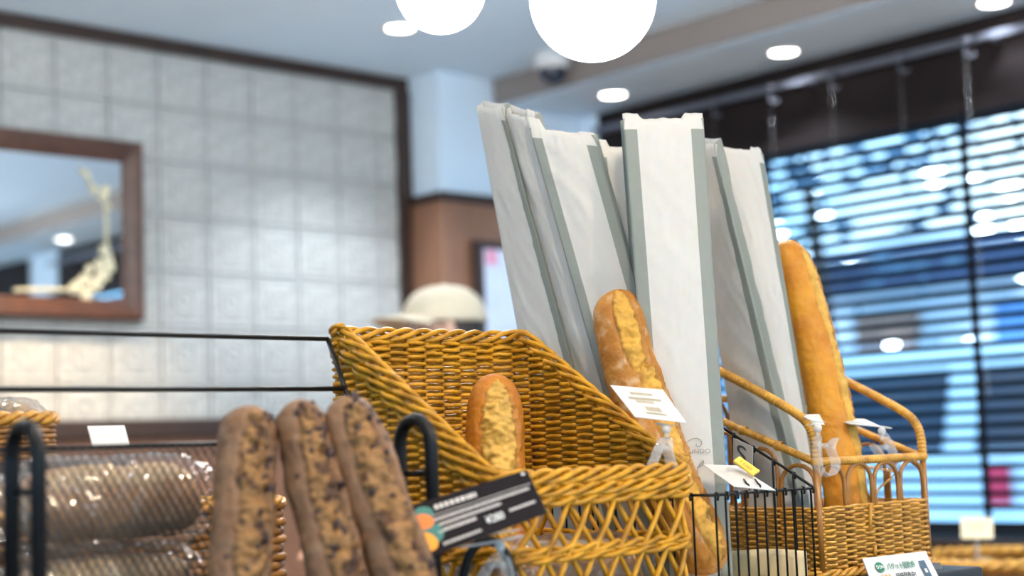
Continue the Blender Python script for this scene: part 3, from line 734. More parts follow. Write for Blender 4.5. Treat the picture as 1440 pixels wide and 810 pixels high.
# ------------------------------------------------------------------ yellow wicker basket
ya0, ya1, yb0, yb1 = 1.004, 1.272, 1.112, 1.400
zf, zk = -.030, .132
def yrim(a, b): return zf + (zk - zf) * min(1, max(0, (b - yb0 - .02) / (yb1 - yb0 - .05)))
yk = thing('wicker_basket', W((ya0 + ya1) / 2, (yb0 + yb1) / 2, TAB), 'bright yellow wicker basket with sloping rim and open lattice foot', 'basket')
plan = rrect(ya0, ya1, yb0, yb1, .030)
ZD = -.052
zs = [ZD + .0040 * k for k in range(47)]
pts, L, nst = weave_rows(yk, plan, zs, lambda a, b: yrim(a, b) - .004, .0262, .0046, .0024, M['wicker'])
stakes(yk, pts, L, nst, ZD - .004, lambda a, b: yrim(a, b), .0022, M['stake'])
pl2, L2 = resample(plan, .006)
def loop(dz, out, slope=True):
    cx, cy = (ya0 + ya1) / 2, (yb0 + yb1) / 2; r = []
    for (a, b, na, nb, s) in pl2:
        sg = 1 if (na * (a - cx) + nb * (b - cy)) > 0 else -1
        r.append(W(a + na * sg * out, b + nb * sg * out, (yrim(a, b) if slope else 0) + dz))
    return r
rope(yk, loop(.001, .001), 4, .0030, .0060, .105, M['wicker'], 'rim_strand')
rope(yk, loop(-.0125, .004), 3, .0030, .0048, .085, M['wicker'], 'rim_strand', ph=1)
rope(yk, loop(-.0225, .0035), 2, .0030, .0034, .060, M['wicker'], 'rim_strand', ph=2)
rope(yk, loop(-.100, .0015, False), 2, .0028, .0032, .062, M['wicker'], 'band_strand')
rope(yk, loop(-.1075, .0025, False), 2, .0028, .0028, .062, M['wicker'], 'band_strand', ph=1.4)
rope(yk, loop(-.162, .001, False), 3, .003, .004, .08, M['wicker'], 'foot_strand')
npl = len(pl2); nl = 30
for k in range(nl):
    for sgn in (1, -1):
        i0 = int(npl * k / nl) % npl; q = []
        for z, o in ((ZD, 0), ((ZD - .102) / 2, .5), (-.102, 1), (-.132, 1.45), (-.163, 1.9)):
            i = int(i0 + sgn * o * npl / nl) % npl; a, b, na, nb, s = pl2[i]
            sg = 1 if (na * (a - 1.138) + nb * (b - 1.256)) > 0 else -1
            q.append(W(a + na * sg * .0022 * sgn, b + nb * sg * .0022 * sgn, z + .002))
        MB().tube(q, .0029, 7).build('lattice_rod', M['wicker'], yk)
s = MB(); s.quad(*[W(a, b, TAB + .006) for a, b in plan]); s.build('base', M['stake'], yk, solid=.006)

# cellophane wrapped loaves inside the basket and on the tray
def wrapped(p0, p1, r, seed, label, group):
    o, s, fr = bread('wrapped_loaf', p0, p1, r, M['plain_bread'], [(.05, .95, .1, -.1, .55)], Vector((.2, -.6, .8)), seed, label, 'bread', group, pw=6, N=50, Mg=40)
    ax, f, sd, L = fr
    fm = MB()
    def fn(u, v):
        th = 2 * math.pi * u; t = -.12 + 1.24 * v; e = max(0, abs(2 * t - 1) - .78)
        rr = r * (1.16 - 1.1 * e); wr = 1.02 + .10 * noise.noise(Vector((math.cos(th) * 3, math.sin(th) * 3 + seed, t * 9))) + .10 * (.35 - abs(noise.noise(Vector((math.cos(th) * 5 + t * 9, seed + math.sin(th) * 5, t * 14)))))
        return p0 + ax * (L * t) + (f * math.cos(th) + sd * math.sin(th)) * max(.002, rr * wr)
    fm.grid(fn, 48, 44, True, True)
    fm.build('cellophane_wrap', M['film'], o)
    return o
for k, (a, b0_, z) in enumerate(((1.06, 1.15, -.128), (1.13, 1.15, -.128), (1.10, 1.17, -.075))):
    pass
wrapped(W(1.035, 1.165, -.126), W(1.225, 1.170, -.126), .030, 31, 'cellophane wrapped loaf behind the front lattice of the yellow basket', 'wrapped loaves')
wrapped(W(1.04, 1.235, -.128), W(1.22, 1.24, -.128), .028, 32, 'cellophane wrapped loaf lying deeper inside the yellow basket', 'wrapped loaves')

# ------------------------------------------------------------------ cane basket on the right
ra0, ra1, rb0, rb1 = 1.548, 1.776, 1.158, 1.385
rt = thing('cane_basket', W((ra0 + ra1) / 2, (rb0 + rb1) / 2, TAB), 'honey coloured cane basket with arched sides and high hoop handles', 'basket')
rp_ = rrect(ra0 - .002, ra1 + .002, rb0 - .002, rb1, .012)
zw = -.088
def rtop(a, b): return -.030 + .38 * max(0, b - rb0)
zs = [TAB + .006 + .0034 * k for k in range(24)]
pts, L, nst = weave_rows(rt, rp_, zs, lambda a, b: 9, .0205, .0034, .0019, M['rattan'])
rope(rt, [W(a, b, TAB + .005) for a, b, *_ in resample(rrect(ra0 - .006, ra1 + .006, rb0 - .006, rb1 + .004, .014), .005)[0]], 3, .003, .0035, .05, M['rattan'], 'foot_strand')
def post(a, b, z1, r=.0042): MB().tube([W(a, b, TAB + .002), W(a, b, z1)], r, 8).build('post', M['cane'], rt)
corners = [(ra0, rb0), (ra1, rb0), (ra0, rb1), (ra1, rb1)]
for a, b in corners: post(a, b, rtop(a, b))
def arches(p, q, n):
    for k in range(n):
        x0, x1 = k / n + .012, (k + 1) / n - .012
        A = Vector(p).lerp(Vector(q), x0); B = Vector(p).lerp(Vector(q), x1); path = []
        rr = (B - A).length / 2; zt = min(rtop(*A), rtop(*B)) - .004
        path.append(W(A.x, A.y, TAB + .01))
        for j in range(9):
            t = math.pi * j / 8; c = A.lerp(B, .5 - .5 * math.cos(t)); path.append(W(c.x, c.y, zt - .024 + .024 * math.sin(t)))
        path.append(W(B.x, B.y, TAB + .01))
        MB().tube(path, .0028, 7).build('arch', M['cane'], rt)
arches((ra0, rb0), (ra1, rb0), 4); arches((ra0, rb0), (ra0, rb1), 4); arches((ra1, rb0), (ra1, rb1), 4); arches((ra0, rb1), (ra1, rb1), 4)
def wrapped_rail(ctrl, r, name, wind=.0044):
    # smooth polyline then ring bumps of the cane binding
    P_ = [W(*c) for c in ctrl]; fine = []
    n = len(P_)
    for i in range(n - 1):
        p0, p1, p2, p3 = P_[max(i - 1, 0)], P_[i], P_[i + 1], P_[min(i + 2, n - 1)]
        m = max(2, int((p2 - p1).length / (wind / 4)))
        for k in range(m):
            t = k / m
            fine.append(.5 * ((2 * p1) + (p2 - p0) * t + (2 * p0 - 5 * p1 + 4 * p2 - p3) * t * t + (3 * p1 - p0 - 3 * p2 + p3) * t ** 3))
    fine.append(P_[-1])
    MB().tube(fine, lambda i: r * (1 + .26 * abs(math.sin(math.pi * i / 4))), 8).build(name, M['rattan'], rt)
wrapped_rail([(ra0, rb0, -.03), (ra1, rb0, -.03)], .0044, 'front_rail')
wrapped_rail([(ra0, rb1, rtop(0, rb1)), (ra1, rb1, rtop(0, rb1))], .0044, 'back_rail')
for a in (ra0, ra1):
    wrapped_rail([(a, rb0 + .002, -.03), (a, (rb0 + rb1) / 2, rtop(0, (rb0 + rb1) / 2)), (a, rb1, rtop(0, rb1))], .0042, 'side_rail')
    wrapped_rail([(a, rb0, -.032), (a, rb0 + .001, -.004), (a, rb0 + .008, .014), (a, rb0 + .022, .027), (a, rb0 + .06, .048), (a, rb0 + .13, .082), (a, rb1, .125)], .0050, 'hoop_handle')
    post(a, rb1, .125, .004)
    for b in (rb0 + .055, rb0 + .11):
        MB().lathe(W(a, b, rtop(a, b)), U, Z, V, [(.0045, -.006), (.0062, -.004), (.0062, .004), (.0045, .006)], 10).build('binding', M['rattan'], rt)
for a, b in ((ra0, rb0), (ra1, rb0)):
    MB().ball(W(a, b, -.030), .0072, 10, 8).build('binding', M['rattan'], rt)
MB().tube([W(ra1 - .09, rb0 + .02, -.088), W(ra1 - .03, rb0 + .05, -.07), W(ra1 - .005, rb0 + .05, -.06), W(ra1 - .004, rb0 + .04, -.05), W(ra1 - .03, rb0 + .06, -.042), W(ra1 - .1, rb0 + .1, -.034)], .0016, 6).build('loose_cane', M['rattan'], rt)
MB().tube([W(ra0 + .092, rb0 - .007, -.118), W(ra0 + .094, rb0 - .009, -.085)], .0024, 6).build('loose_cane', M['rattan'], rt)
MB().tube([W(ra0 + .098, rb0 - .008, -.150), W(ra0 + .098, rb0 - .009, -.136)], .0024, 6).build('loose_cane', M['rattan'], rt)
s = MB(); s.quad(*[W(a, b, TAB + .006) for a, b in rp_]); s.build('base', M['cane'], rt, solid=.005)

# ------------------------------------------------------------------ black wire basket in the middle
wa0, wa1, wb0, wb1 = 1.285, 1.466, 1.100, 1.360
wz0 = -.0575
def wtop(b, a=9): return wz0 + .55 * max(0, min(.15, b - wb0)) * max(0, min(1, (a - wa0) / .1))
wk = thing('wire_basket', W((wa0 + wa1) / 2, (wb0 + wb1) / 2, TAB), 'black wire basket holding the paper bags between the two wicker baskets', 'basket')
rim = []
def cpt(a, b): rim.append(W(a, b, wtop(b, a)))
for t in range(7): cpt(wa0 + (wa1 - .006 - wa0) * t / 6, wb0)
cpt(wa1 - .002, wb0 + .002); 
for t in range(1, 9): cpt(wa1, wb0 + .006 + (wb1 - wb0 - .006) * t / 8)
for t in range(1, 7): cpt(wa1 + (wa0 - wa1) * t / 6, wb1)
for t in range(1, 8): cpt(wa0, wb1 + (wb0 - wb1) * t / 8)
MB().tube(rim, .0017, 8, closed=True).build('rim_wire', M['wire'], wk)
def vwire(a, b, inward):
    zt = wtop(b, a); p = W(a, b, zt); o = inward
    MB().tube([W(a, b, TAB + .003) + o * .002, p + o * .002 - Z * .002, p + o * .001 + Z * .0022, p - o * .0016 + Z * .0018, p - o * .0022 - Z * .002, p - o * .0014 - Z * .006], .00135, 6).build('upright_wire', M['wire'], wk)
n = 11
for k in range(n): vwire(wa0 + .008 + (wa1 - wa0 - .014) * k / (n - 1), wb0, V)
for k in range(1, 9): vwire(wa1, wb0 + (wb1 - wb0) * k / 9, -U); vwire(wa0, wb0 + (wb1 - wb0) * k / 9, U)
for k in range(8): vwire(wa0 + (wa1 - wa0) * (k + .5) / 8, wb1, -V)
for k in range(7): MB().tube([W(wa0, wb0 + (wb1 - wb0) * k / 6, TAB + .003), W(wa1, wb0 + (wb1 - wb0) * k / 6, TAB + .003)], .0015, 6).build('floor_wire', M['wire'], wk)
# cream paper liner folded up at the back and right of the wire basket
s = MB()
s.grid(lambda u, v: W(wa1 - .007 - .002 * math.sin(6 * u), wb0 + .012 + (wb1 - wb0 - .03) * u, TAB + .007 + (.034 + .002 * math.sin(9 * u)) * v), 16, 4)
s.grid(lambda u, v: W(wa0 + .01 + (wa1 - wa0 - .017) * u, wb1 - .018, TAB + .007 + .034 * v), 10, 4)
s.grid(lambda u, v: W(wa0 + .01 + (wa1 - wa0 - .017) * u, wb0 + .012 + (wb1 - wb0 - .03) * v, TAB + .007), 10, 10)
tag(s.build('paper_liner', M['cream'], solid=.0006), 'cream paper liner folded inside the black wire basket', 'paper')

# ------------------------------------------------------------------ paper bags
def text_mesh(body, size, extr=0, bold=0):
    cu = bpy.data.curves.new('t', 'FONT'); cu.body = body; cu.size = size; cu.align_x = 'LEFT'; cu.extrude = extr; cu.offset = bold; cu.resolution_u = 4
    o = bpy.data.objects.new('t', cu); col.objects.link(o)
    dg = bpy.context.evaluated_depsgraph_get(); me = bpy.data.meshes.new_from_object(o.evaluated_get(dg))
    bpy.data.objects.remove(o); return me
def put_text(body, size, origin, x, y, mt, parent, name='print', width=None, shear=0, bold=0):
    me = text_mesh(body, size, bold=bold); n = x.cross(y).normalized()
    if width and len(me.vertices):
        xs = [v.co.x for v in me.vertices]; k = width / (max(xs) - min(xs)); x0 = min(xs)
        for v in me.vertices: v.co.x = (v.co.x - x0) * k
    org = Vector(parent['_o'])
    for v in me.vertices: v.co = origin + x * (v.co.x + shear * v.co.y) + y * v.co.y + n * .0006 - org
    me.materials.clear(); me.materials.append(mt)
    return link(name, me, parent, org)
def paper_bag(TL, TR, BL, BR, D, label, seed, fm='paper', gl='gusset', bulge=.006, back_up=.010, tabs=(.012, .012), fold=.45, crumple=1.15):
    X = ((TR - TL) + (BR - BL)).normalized(); Yv = ((TL - BL) + (TR - BR)).normalized(); Nn = X.cross(Yv).normalized()
    root = thing('paper_bag', (BL + BR) / 2 - Nn * D / 2, label, 'paper bag', 'striped paper baguette bags')
    Lh = ((TL - BL).length + (TR - BR).length) / 2
    def rough(u, v, k):
        p = Vector((u * 2.2, v * 9, seed * 5.3 + k)); r = noise.noise(p) * .0016 + .0007 * noise.noise(p * 3.1)
        cr = abs(noise.noise(Vector((u * 1.6 + v * 3, v * 12 + u * 1.5, seed * 3 + k)))); r += .0014 * max(0, .10 - cr) / .10
        return r * crumple
    def F_(u, v, top=True):
        p = (BL.lerp(BR, u)).lerp(TL.lerp(TR, u), v)
        p = p + Nn * (bulge * math.sin(math.pi * u) * (.4 + .6 * math.sin(math.pi * min(1, v * .8 + .2))) + rough(u, v, 0) * min(1, 6 * u * (1 - u) + .25))
        if top and v > .965:
            h = 0
            if u < .24: h = tabs[0] * min(1, (.24 - u) / .05)
            if u > .72: h = max(h, tabs[1] * min(1, (u - .72) / .05))
            q = (v - .965) / .035
            p = p + Yv * (h * q + .002 * noise.noise(Vector((u * 9, seed, 0))) * q) - Nn * (.006 * q * q * (1 if h else .3))
        return p
    def B_(u, v):
        p = (BL.lerp(BR, u)).lerp(TL.lerp(TR, u), v) - Nn * D * (1 - .25 * v * (seed % 2))
        p = p + Nn * rough(u, v, 50) + Yv * back_up * (v if v > .9 else 0) - Yv * .003 * math.sin(math.pi * u) * (1 if v > .99 else 0)
        return p
    def panel(fn, nu, nv, name, mt):
        s = MB(); s.grid(fn, nu, nv); o = s.build(name, mt, root, solid=.0005)
        uvl = o.data.uv_layers.new(name='UVMap'); ww_ = nu + 1
        for lp in o.data.loops:
            i = lp.vertex_index; uvl.data[lp.index].uv = ((i % ww_) / nu, (i // ww_) / nv)
        return o
    fp = panel(F_, 32, 72, 'front_panel', M[fm])
    panel(B_, 16, 48, 'back_panel', M['paper'])
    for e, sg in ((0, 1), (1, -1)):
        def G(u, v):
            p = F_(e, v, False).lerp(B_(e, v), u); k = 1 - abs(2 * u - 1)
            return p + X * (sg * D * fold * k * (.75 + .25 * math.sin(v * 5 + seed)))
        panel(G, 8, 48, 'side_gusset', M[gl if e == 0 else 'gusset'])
    return root, fp, F_, X, Yv, Nn
Q = P
b1 = paper_bag(Q(670, 150, 2.03), Q(706, 153, 1.975), Q(792, 812, 1.97), Q(886, 812, 1.905), .020, 'leftmost paper bag, turned so its plain shaded face shows', 1, 'paper_right', 'paper_plain', bulge=.004, tabs=(.002, .004))
b2_ = paper_bag(Q(707, 156, 1.985), Q(750, 168, 1.935), Q(884, 812, 1.93), Q(955, 812, 1.885), .018, 'narrow paper bag wedged between the leftmost bag and the bright one', 2, 'paper_plain', 'paper_plain', tabs=(.004, .012))
b3 = paper_bag(Q(744, 180, 1.925), Q(836, 190, 1.905), Q(922, 812, 1.875), Q(1010, 812, 1.86), .045, 'bright white paper bag leaning left right behind the floured baguette', 3, tabs=(.016, .004))
b4 = paper_bag(Q(838, 208, 1.965), Q(920, 206, 1.965), Q(905, 812, 1.95), Q(985, 812, 1.95), .03, 'paper bag mostly hidden, only a top edge showing behind the tallest bag', 4)
b5 = paper_bag(Q(876, 167, 1.865), Q(989, 166, 1.865), Q(925, 812, 1.815), Q(1031, 812, 1.815), .055, 'tallest upright paper bag with two grey stripes and printed scroll', 5, tabs=(.008, .008))
b6 = paper_bag(Q(966, 200, 2.04), Q(1004, 205, 1.975), Q(1060, 800, 2.03), Q(1150, 800, 1.975), .016, 'paper bag with a wide plain face behind the black wire basket', 6, 'paper_right', 'paper_plain', tabs=(.004, .002))
b7 = paper_bag(Q(1006, 206, 2.03), Q(1073, 216, 2.045), Q(1110, 800, 2.035), Q(1172, 800, 2.05), .03, 'rightmost paper bag touching the smooth golden baguette', 7, 'paper_right', 'paper_plain', tabs=(.002, .008), bulge=.012)
# printed scroll and lettering on the tallest bag
root5, fp5, F5, X5, Y5, N5 = b5
def on5(px, py):
    # point of the front panel under a pixel
    best = None; d = ray(px, py).normalized()
    for i in range(61):
        for j in range(121):
            q = F5(i / 60, j / 120); e = ((q - C0) - d * (q - C0).dot(d)).length
            if best is None or e < best[0]: best = (e, q)
    return best[1] + N5 * .0022
o5 = on5(974.5, 637.5); e5 = on5(999, 637); X_ = (e5 - o5).normalized()
put_text('INDO', .0072, o5, X_, Y5, M['ink_grey'], fp5, width=(e5 - o5).length)
sc = MB()
def stroke(pp, r=.00042):
    base = on5(985, 635)
    q = []
    for px, py in pp: q.append(base + X_ * ((px - 985) * 1.83 / F) - Y5 * ((py - 635) * 1.83 / F))
    fine = []
    for i in range(len(q) - 1):
        p0, p1, p2, p3 = q[max(i - 1, 0)], q[i], q[i + 1], q[min(i + 2, len(q) - 1)]
        for k in range(6):
            t = k / 6; fine.append(.5 * ((2 * p1) + (p2 - p0) * t + (2 * p0 - 5 * p1 + 4 * p2 - p3) * t * t + (3 * p1 - p0 - 3 * p2 + p3) * t ** 3))
    fine.append(q[-1]); sc.tube(fine, r, 5)
stroke([(967, 620), (973, 616), (981, 614), (987, 617), (988, 622), (984, 626), (980, 624), (981, 621)])
stroke([(980, 656), (984, 650), (988, 645), (989, 648), (986, 652), (981, 654), (979, 656)])
sc.build('scroll_print', M['ink_grey'], fp5)
#PART4
# ================================================================== cards and clips
def card(name, TL, TR, BR, BL, mt, label, cat='card', group=None, th=.0008):
    n = (TR - TL).cross(TL - BL).normalized(); s = MB()
    A = [TL, TR, BR, BL]; B = [p - n * th for p in A]
    s.quad(*reversed(A)); s.quad(*B)
    for i in range(4): j = (i + 1) % 4; s.quad(A[i], A[j], B[j], B[i])
    o = s.build(name, mt)
    tag(o, label, cat, group)
    def at(u, v): return TL.lerp(TR, u).lerp(BL.lerp(BR, u), v)
    return o, at, n
def lines(o, at, n, rows, mt, name='print', seed=0, up=.0004):
    rnd = random.Random(seed)
    for (v0, v1, u0, u1) in rows:
        u = u0; s = MB()
        while u < u1:
            w_ = rnd.uniform(.008, .018) if v1 - v0 < .08 else rnd.uniform(.02, .035)
            s.quad(*[at(x, y) + n * up for x, y in ((u, v0), (min(u + w_, u1), v0), (min(u + w_, u1), v1), (u, v1))]); u += w_ * 1.35
        s.build(name, mt, o)
def smooth2(o):
    b = o.modifiers.new('sub', 'SUBSURF'); b.levels = 2; b.render_levels = 2; return o
def strip(pts, wd, th=.0022):
    s = MB(); n = len(pts); return s.grid(lambda u, v: pts[round(v * (n - 1))] + wd * (2 * u - 1), 2, n - 1)
def clip(label, Y, ball, jaws, grips, wd, group='clear card clips'):
    root = thing('card_clip', P(*jaws[0][-1], Y), label, 'clip', group)
    MB().ball(P(*ball, Y), .0052, 12, 8).build('ball_joint', M['frost'], root)
    MB().tube([P(ball[0], ball[1] + 3, Y), P(ball[0] + 1, ball[1] + 14, Y)], .0032, 8).build('neck', M['clear'], root)
    for q in jaws:
        s = strip([P(x, y, Y) for x, y in q], wd); smooth2(s.build('jaw', M['clear'], root, solid=.0028))
    s = MB(); pv = P(*[(jaws[0][1][i] + jaws[-1][1][i]) / 2 for i in (0, 1)], Y)
    s.tube([pv - wd * 1.1, pv + wd * 1.1], .0035, 10); s.build('hinge_pin', M['clear'], root)
    for q in grips:
        s = strip([P(x, y, Y + dy) for x, y, dy in q], wd * .9); smooth2(s.build('card_grip', M['frost'], root, solid=.002))
    return root
WD = (U * .35 - V).normalized() * .0065
clip('clear plastic clip on the front right corner of the yellow basket', 1.655, (937, 603), [[(934, 614), (926, 630), (920, 648), (912, 662), (925, 672)], [(940, 614), (938, 632), (944, 650), (946, 664), (934, 672)]], [[(925, 594, .012), (937, 600, 0), (950, 597, -.004)]], WD)
clip('clear plastic clip on the left end of the cane basket rail', 1.893, (1150, 602), [[(1150, 612), (1148, 626), (1150, 644), (1150, 662), (1166, 671)], [(1176, 615), (1166, 628), (1172, 642), (1178, 656), (1168, 670)]], [[(1133, 584, .012), (1145, 592, 0), (1160, 594, -.006)]], WD)
clip('clear plastic clip on the right end of the cane basket rail', 2.02, (1240, 606), [[(1240, 606), (1250, 622), (1258, 642), (1259, 658), (1248, 662)], [(1226, 624), (1234, 636), (1242, 646), (1250, 650)]], [[(1196, 592, .02), (1220, 598, .008), (1240, 600, 0), (1252, 603, 0)]], WD)
clip('clear plastic clip under the dark grey card', 1.455, (703, 768), [[(700, 780), (690, 792), (680, 808), (668, 826), (676, 850)], [(708, 780), (712, 796), (716, 812), (720, 828), (708, 850)]], [[(640, 756, .004), (680, 752, .002), (735, 744, 0)], [(642, 770, .004), (690, 764, .0), (738, 752, 0)]], WD)

o, at, n = card('price_card', P(858, 541.5, 1.70), P(932.5, 548, 1.695), P(965, 594.5, 1.645), P(893, 586, 1.65), M['card'], 'white price card tilted back in front of the floured baguette', group='white price cards')
lines(o, at, n, [(.18, .26, .28, .70), (.34, .42, .18, .80), (.44, .52, .28, .62), (.62, .76, .36, .66), (.80, .86, .30, .70)], M['ink_tan'], seed=1)
o, at, n = card('price_card', P(989, 653, 1.80), P(1036, 654.5, 1.80), P(1091, 689.5, 1.735), P(1032, 684, 1.735), M['card'], 'white price card lying on the black wire basket rim', group='white price cards')
lines(o, at, n, [(.3, .36, .2, .7), (.46, .52, .2, .6)], M['ink_light'], seed=2)
s = MB()
for px in (1050, 1066): s.tube([P(px - 4, 674, 1.752), P(px, 680, 1.744), P(px + 3, 682, 1.742), P(px + 4, 689, 1.738)], .0011, 6)
tag(s.build('wire_card_holder', M['wire']), 'two black wire fingers gripping the card on the wire basket', 'card holder')
o, at, n = card('price_tag', P(1032, 647, 1.775), P(1040, 641.5, 1.785), P(1068.5, 661.5, 1.765), P(1059, 668, 1.755), M['yellow_card'], 'small yellow tag with a number above the white card', 'tag', th=.0022)
tx = (at(0, 1) - at(0, 0)).normalized(); ty = -(at(1, 0) - at(0, 0)).normalized()
tx, ty = (at(.5, .85) - at(.5, .15)).normalized(), (at(1, .5) - at(0, .5)).normalized()
put_text('100', .0075, at(.18, .22) + n * .0006, tx, ty, mat('orange_ink', (.62, .25, .01), .6), o, width=(at(.5, .85) - at(.5, .2)).length * .9)
# S plate
o, at, n = card('size_plate', P(1031, 616, 1.86), P(1058, 628, 1.845), P(1058, 690, 1.845), P(1031, 690, 1.86), mat('grey_plate', (.30, .27, .25), .6, var=.08), 'grey size plate with letter S inside the wire basket', 'sign', th=.002)
put_text('S', .030, at(.22, .42) + n * .0004, (at(1, 0) - at(0, 0)).normalized(), (at(0, 0) - at(0, 1)).normalized(), M['ink_dark'], o, width=.0135)
# small cards of the two cane basket clips
o, at, n = card('price_card', P(1128, 583, 1.92), P(1152, 582, 1.915), P(1160, 597, 1.895), P(1135, 598, 1.90), M['card'], 'small white card held by the clip left of the golden baguette', group='white price cards')
o, at, n = card('price_card', P(1164, 587, 2.08), P(1216, 589, 2.06), P(1240, 600, 2.02), P(1196, 596, 2.03), M['card'], 'thin white card seen almost edge on, right of the golden baguette', group='white price cards')
# dark card
TL, TR, BR, BL = P(570, 713, 1.435), P(741, 660, 1.45), P(770, 721, 1.43), P(598, 786, 1.415)
o, at, n = card('price_card', TL, TR, BR, BL, M['dark_card'], 'dark grey price card with two orange fruits before the yellow basket', group='dark price cards', th=.0012)
lines(o, at, n, [(.30, .315, .17, .98)], M['ink_light'], 'rule_line', 4)
lines(o, at, n, [(.13, .22, .21, .55), (.37, .42, .17, .95), (.48, .53, .17, .70), (.59, .65, .17, .48)], M['ink_light'], 'print', 5)
lines(o, at, n, [(.84, .89, .17, .48), (.67, .72, .74, .95)], M['ink_light'], 'print', 6)
xx = (at(1, .5) - at(0, .5)).normalized(); yy = (at(.5, 0) - at(.5, 1)).normalized()
put_text('¥280', .0105, at(.54, .80), xx, yy, M['white_ink'], o, width=.017)
def disc(u, v, ru, rv, rot, mt, name, up):
    s = MB(); n_ = 24; pts = []
    W_, H_ = (TR - TL).length, (BL - TL).length
    for k in range(n_):
        t = 2 * math.pi * k / n_; x, y = ru * math.cos(t), rv * math.sin(t); x, y = x * math.cos(rot) - y * math.sin(rot), x * math.sin(rot) + y * math.cos(rot)
        pts.append(at(u + x / W_, v + y / H_) + n * up)
    s.quad(*pts); s.build(name, mt, o)
disc(.115, .22, .009, .007, .3, M['teal'], 'leaf_print', .0004); disc(.125, .62, .010, .010, .3, M['teal'], 'leaf_print', .0004)
disc(.085, .36, .0100, .0075, .35, M['orange'], 'fruit_print', .0008); disc(.055, .72, .0115, .0082, .9, M['orange2'], 'fruit_print', .0008)
disc(.955, .07, .0018, .0018, 0, M['ink_light'], 'dot_print', .0005)
# sign at the table edge
TLs, TRs, BRs, BLs = P(1213, 785, 1.885), P(1301.5, 775, 1.94), P(1338, 846, 1.905), P(1240, 858, 1.85)
o, at, n = card('table_sign', TLs, TRs, BRs, BLs, M['card'], 'white sign with green Japanese lettering at the table edge below the cane basket', 'sign', th=.0015)
xs = (at(1, .3) - at(0, .3)).normalized(); ys = (at(.5, 0) - at(.5, 1)).normalized()
Ws = (TRs - TLs).length; Hs = (BLs - TLs).length
put_text('バゲット回数券', .0092, at(.29, .275) + n * .0014, xs, ys, M['ink_green'], o, width=Ws * .44, bold=.00018)
put_text('好評発売中!', .0085, at(.37, .47) + n * .0014, xs, ys, M['ink_dark'], o, width=Ws * .31, bold=.00018)
s = MB(); c = at(.19, .215); s.quad(*[c + n * .0016 + xs * .0068 * math.cos(t) + ys * .0068 * math.sin(t) for t in [2 * math.pi * k / 28 for k in range(28)]]); s.build('badge_print', M['ink_green'], o)
put_text('DON', .0062, at(.135, .25) + n * .0018, xs, ys, M['white_ink'], o, width=Ws * .105)
def rect(u0, v0, u1, v1, mt, name, up=.0014): s = MB(); s.quad(*[at(x, y) + n * up for x, y in ((u0, v0), (u1, v0), (u1, v1), (u0, v1))]); s.build(name, mt, o)
rect(.80, .18, .895, .95, M['ink_navy'], 'strip_print'); rect(.825, .34, .865, .42, M['ink_light'], 'strip_mark', .0019); rect(.825, .50, .86, .56, M['ink_light'], 'strip_mark', .0019)
for k in range(3):
    cc = at(.20 + .05 * k, .50); s = MB(); s.quad(*[cc + n * .0016 + xs * (.0023 * math.cos(t) - .0022 * math.sin(t)) + ys * (.010 * math.sin(t)) for t in [2 * math.pi * q / 20 for q in range(20)]]); s.build('bread_print', M['bread_print'], o)
card('sign_holder', P(1296, 792, 1.99), P(1322, 791, 2.0), P(1346, 850, 1.955), P(1310, 850, 1.94), mat('dark_grey_plastic', (.05, .05, .06), .4), 'dark grey plastic holder plate behind the white sign', 'sign holder', th=.004)

# ------------------------------------------------------------------ black bread stand on the left: two tube hoops, rails and fine mesh
ha0, ha1, hb0, hb1 = .535, .918, 1.120, 1.166
HT = .030
st = thing('bread_stand', W((ha0 + ha1) / 2, hb1, TAB), 'black tube stand with mesh panel that the raisin loaves lean in', 'stand')
for a in (ha0, ha1):
    q = [W(a, hb0, TAB + .004), W(a, hb0, HT - .03)]
    for k in range(9): t = math.pi * k / 8; q.append(W(a, (hb0 + hb1) / 2 - (hb1 - hb0) / 2 * math.cos(t), HT - .024 + .024 * math.sin(t)))
    q += [W(a, hb1, HT - .03), W(a, hb1, TAB + .004)]
    MB().tube(q, .0064, 12).build('hoop', M['black_metal'], st)
    MB().wbox(a - .006, a + .006, hb0 - .02, hb1 + .02, TAB, TAB + .006).build('foot', M['black_metal'], st)
    MB().tube([W(a, hb1, -.02), W(a, hb0, -.02)], .003, 8).build('crossbar', M['black_metal'], st)
MB_ = 1.262
for b, z, s0, e in ((hb0, TAB + .012, ha0, ha1), (hb1, TAB + .012, ha0, ha1), (MB_ + .002, .014, .56, .83)):
    MB().tube([W(s0, b, z), W(e, b, z)], .0024, 8).build('rail', M['black_metal'], st)
ms = MB(); z0, z1 = TAB + .012, .014; bb = MB_; H_ = z1 - z0
pitch = .0088; kx = .62; MA = .83; ML = .56; MB().tube([W(ML, bb, z1), W(ML, bb, z0), W(ML, hb1, z0)], .002, 8).build('mesh_edge', M['black_metal'], st); MB().tube([W(MA, bb, z1), W(MA, bb, z0), W(MA, hb1, z0)], .002, 8).build('mesh_edge', M['black_metal'], st)
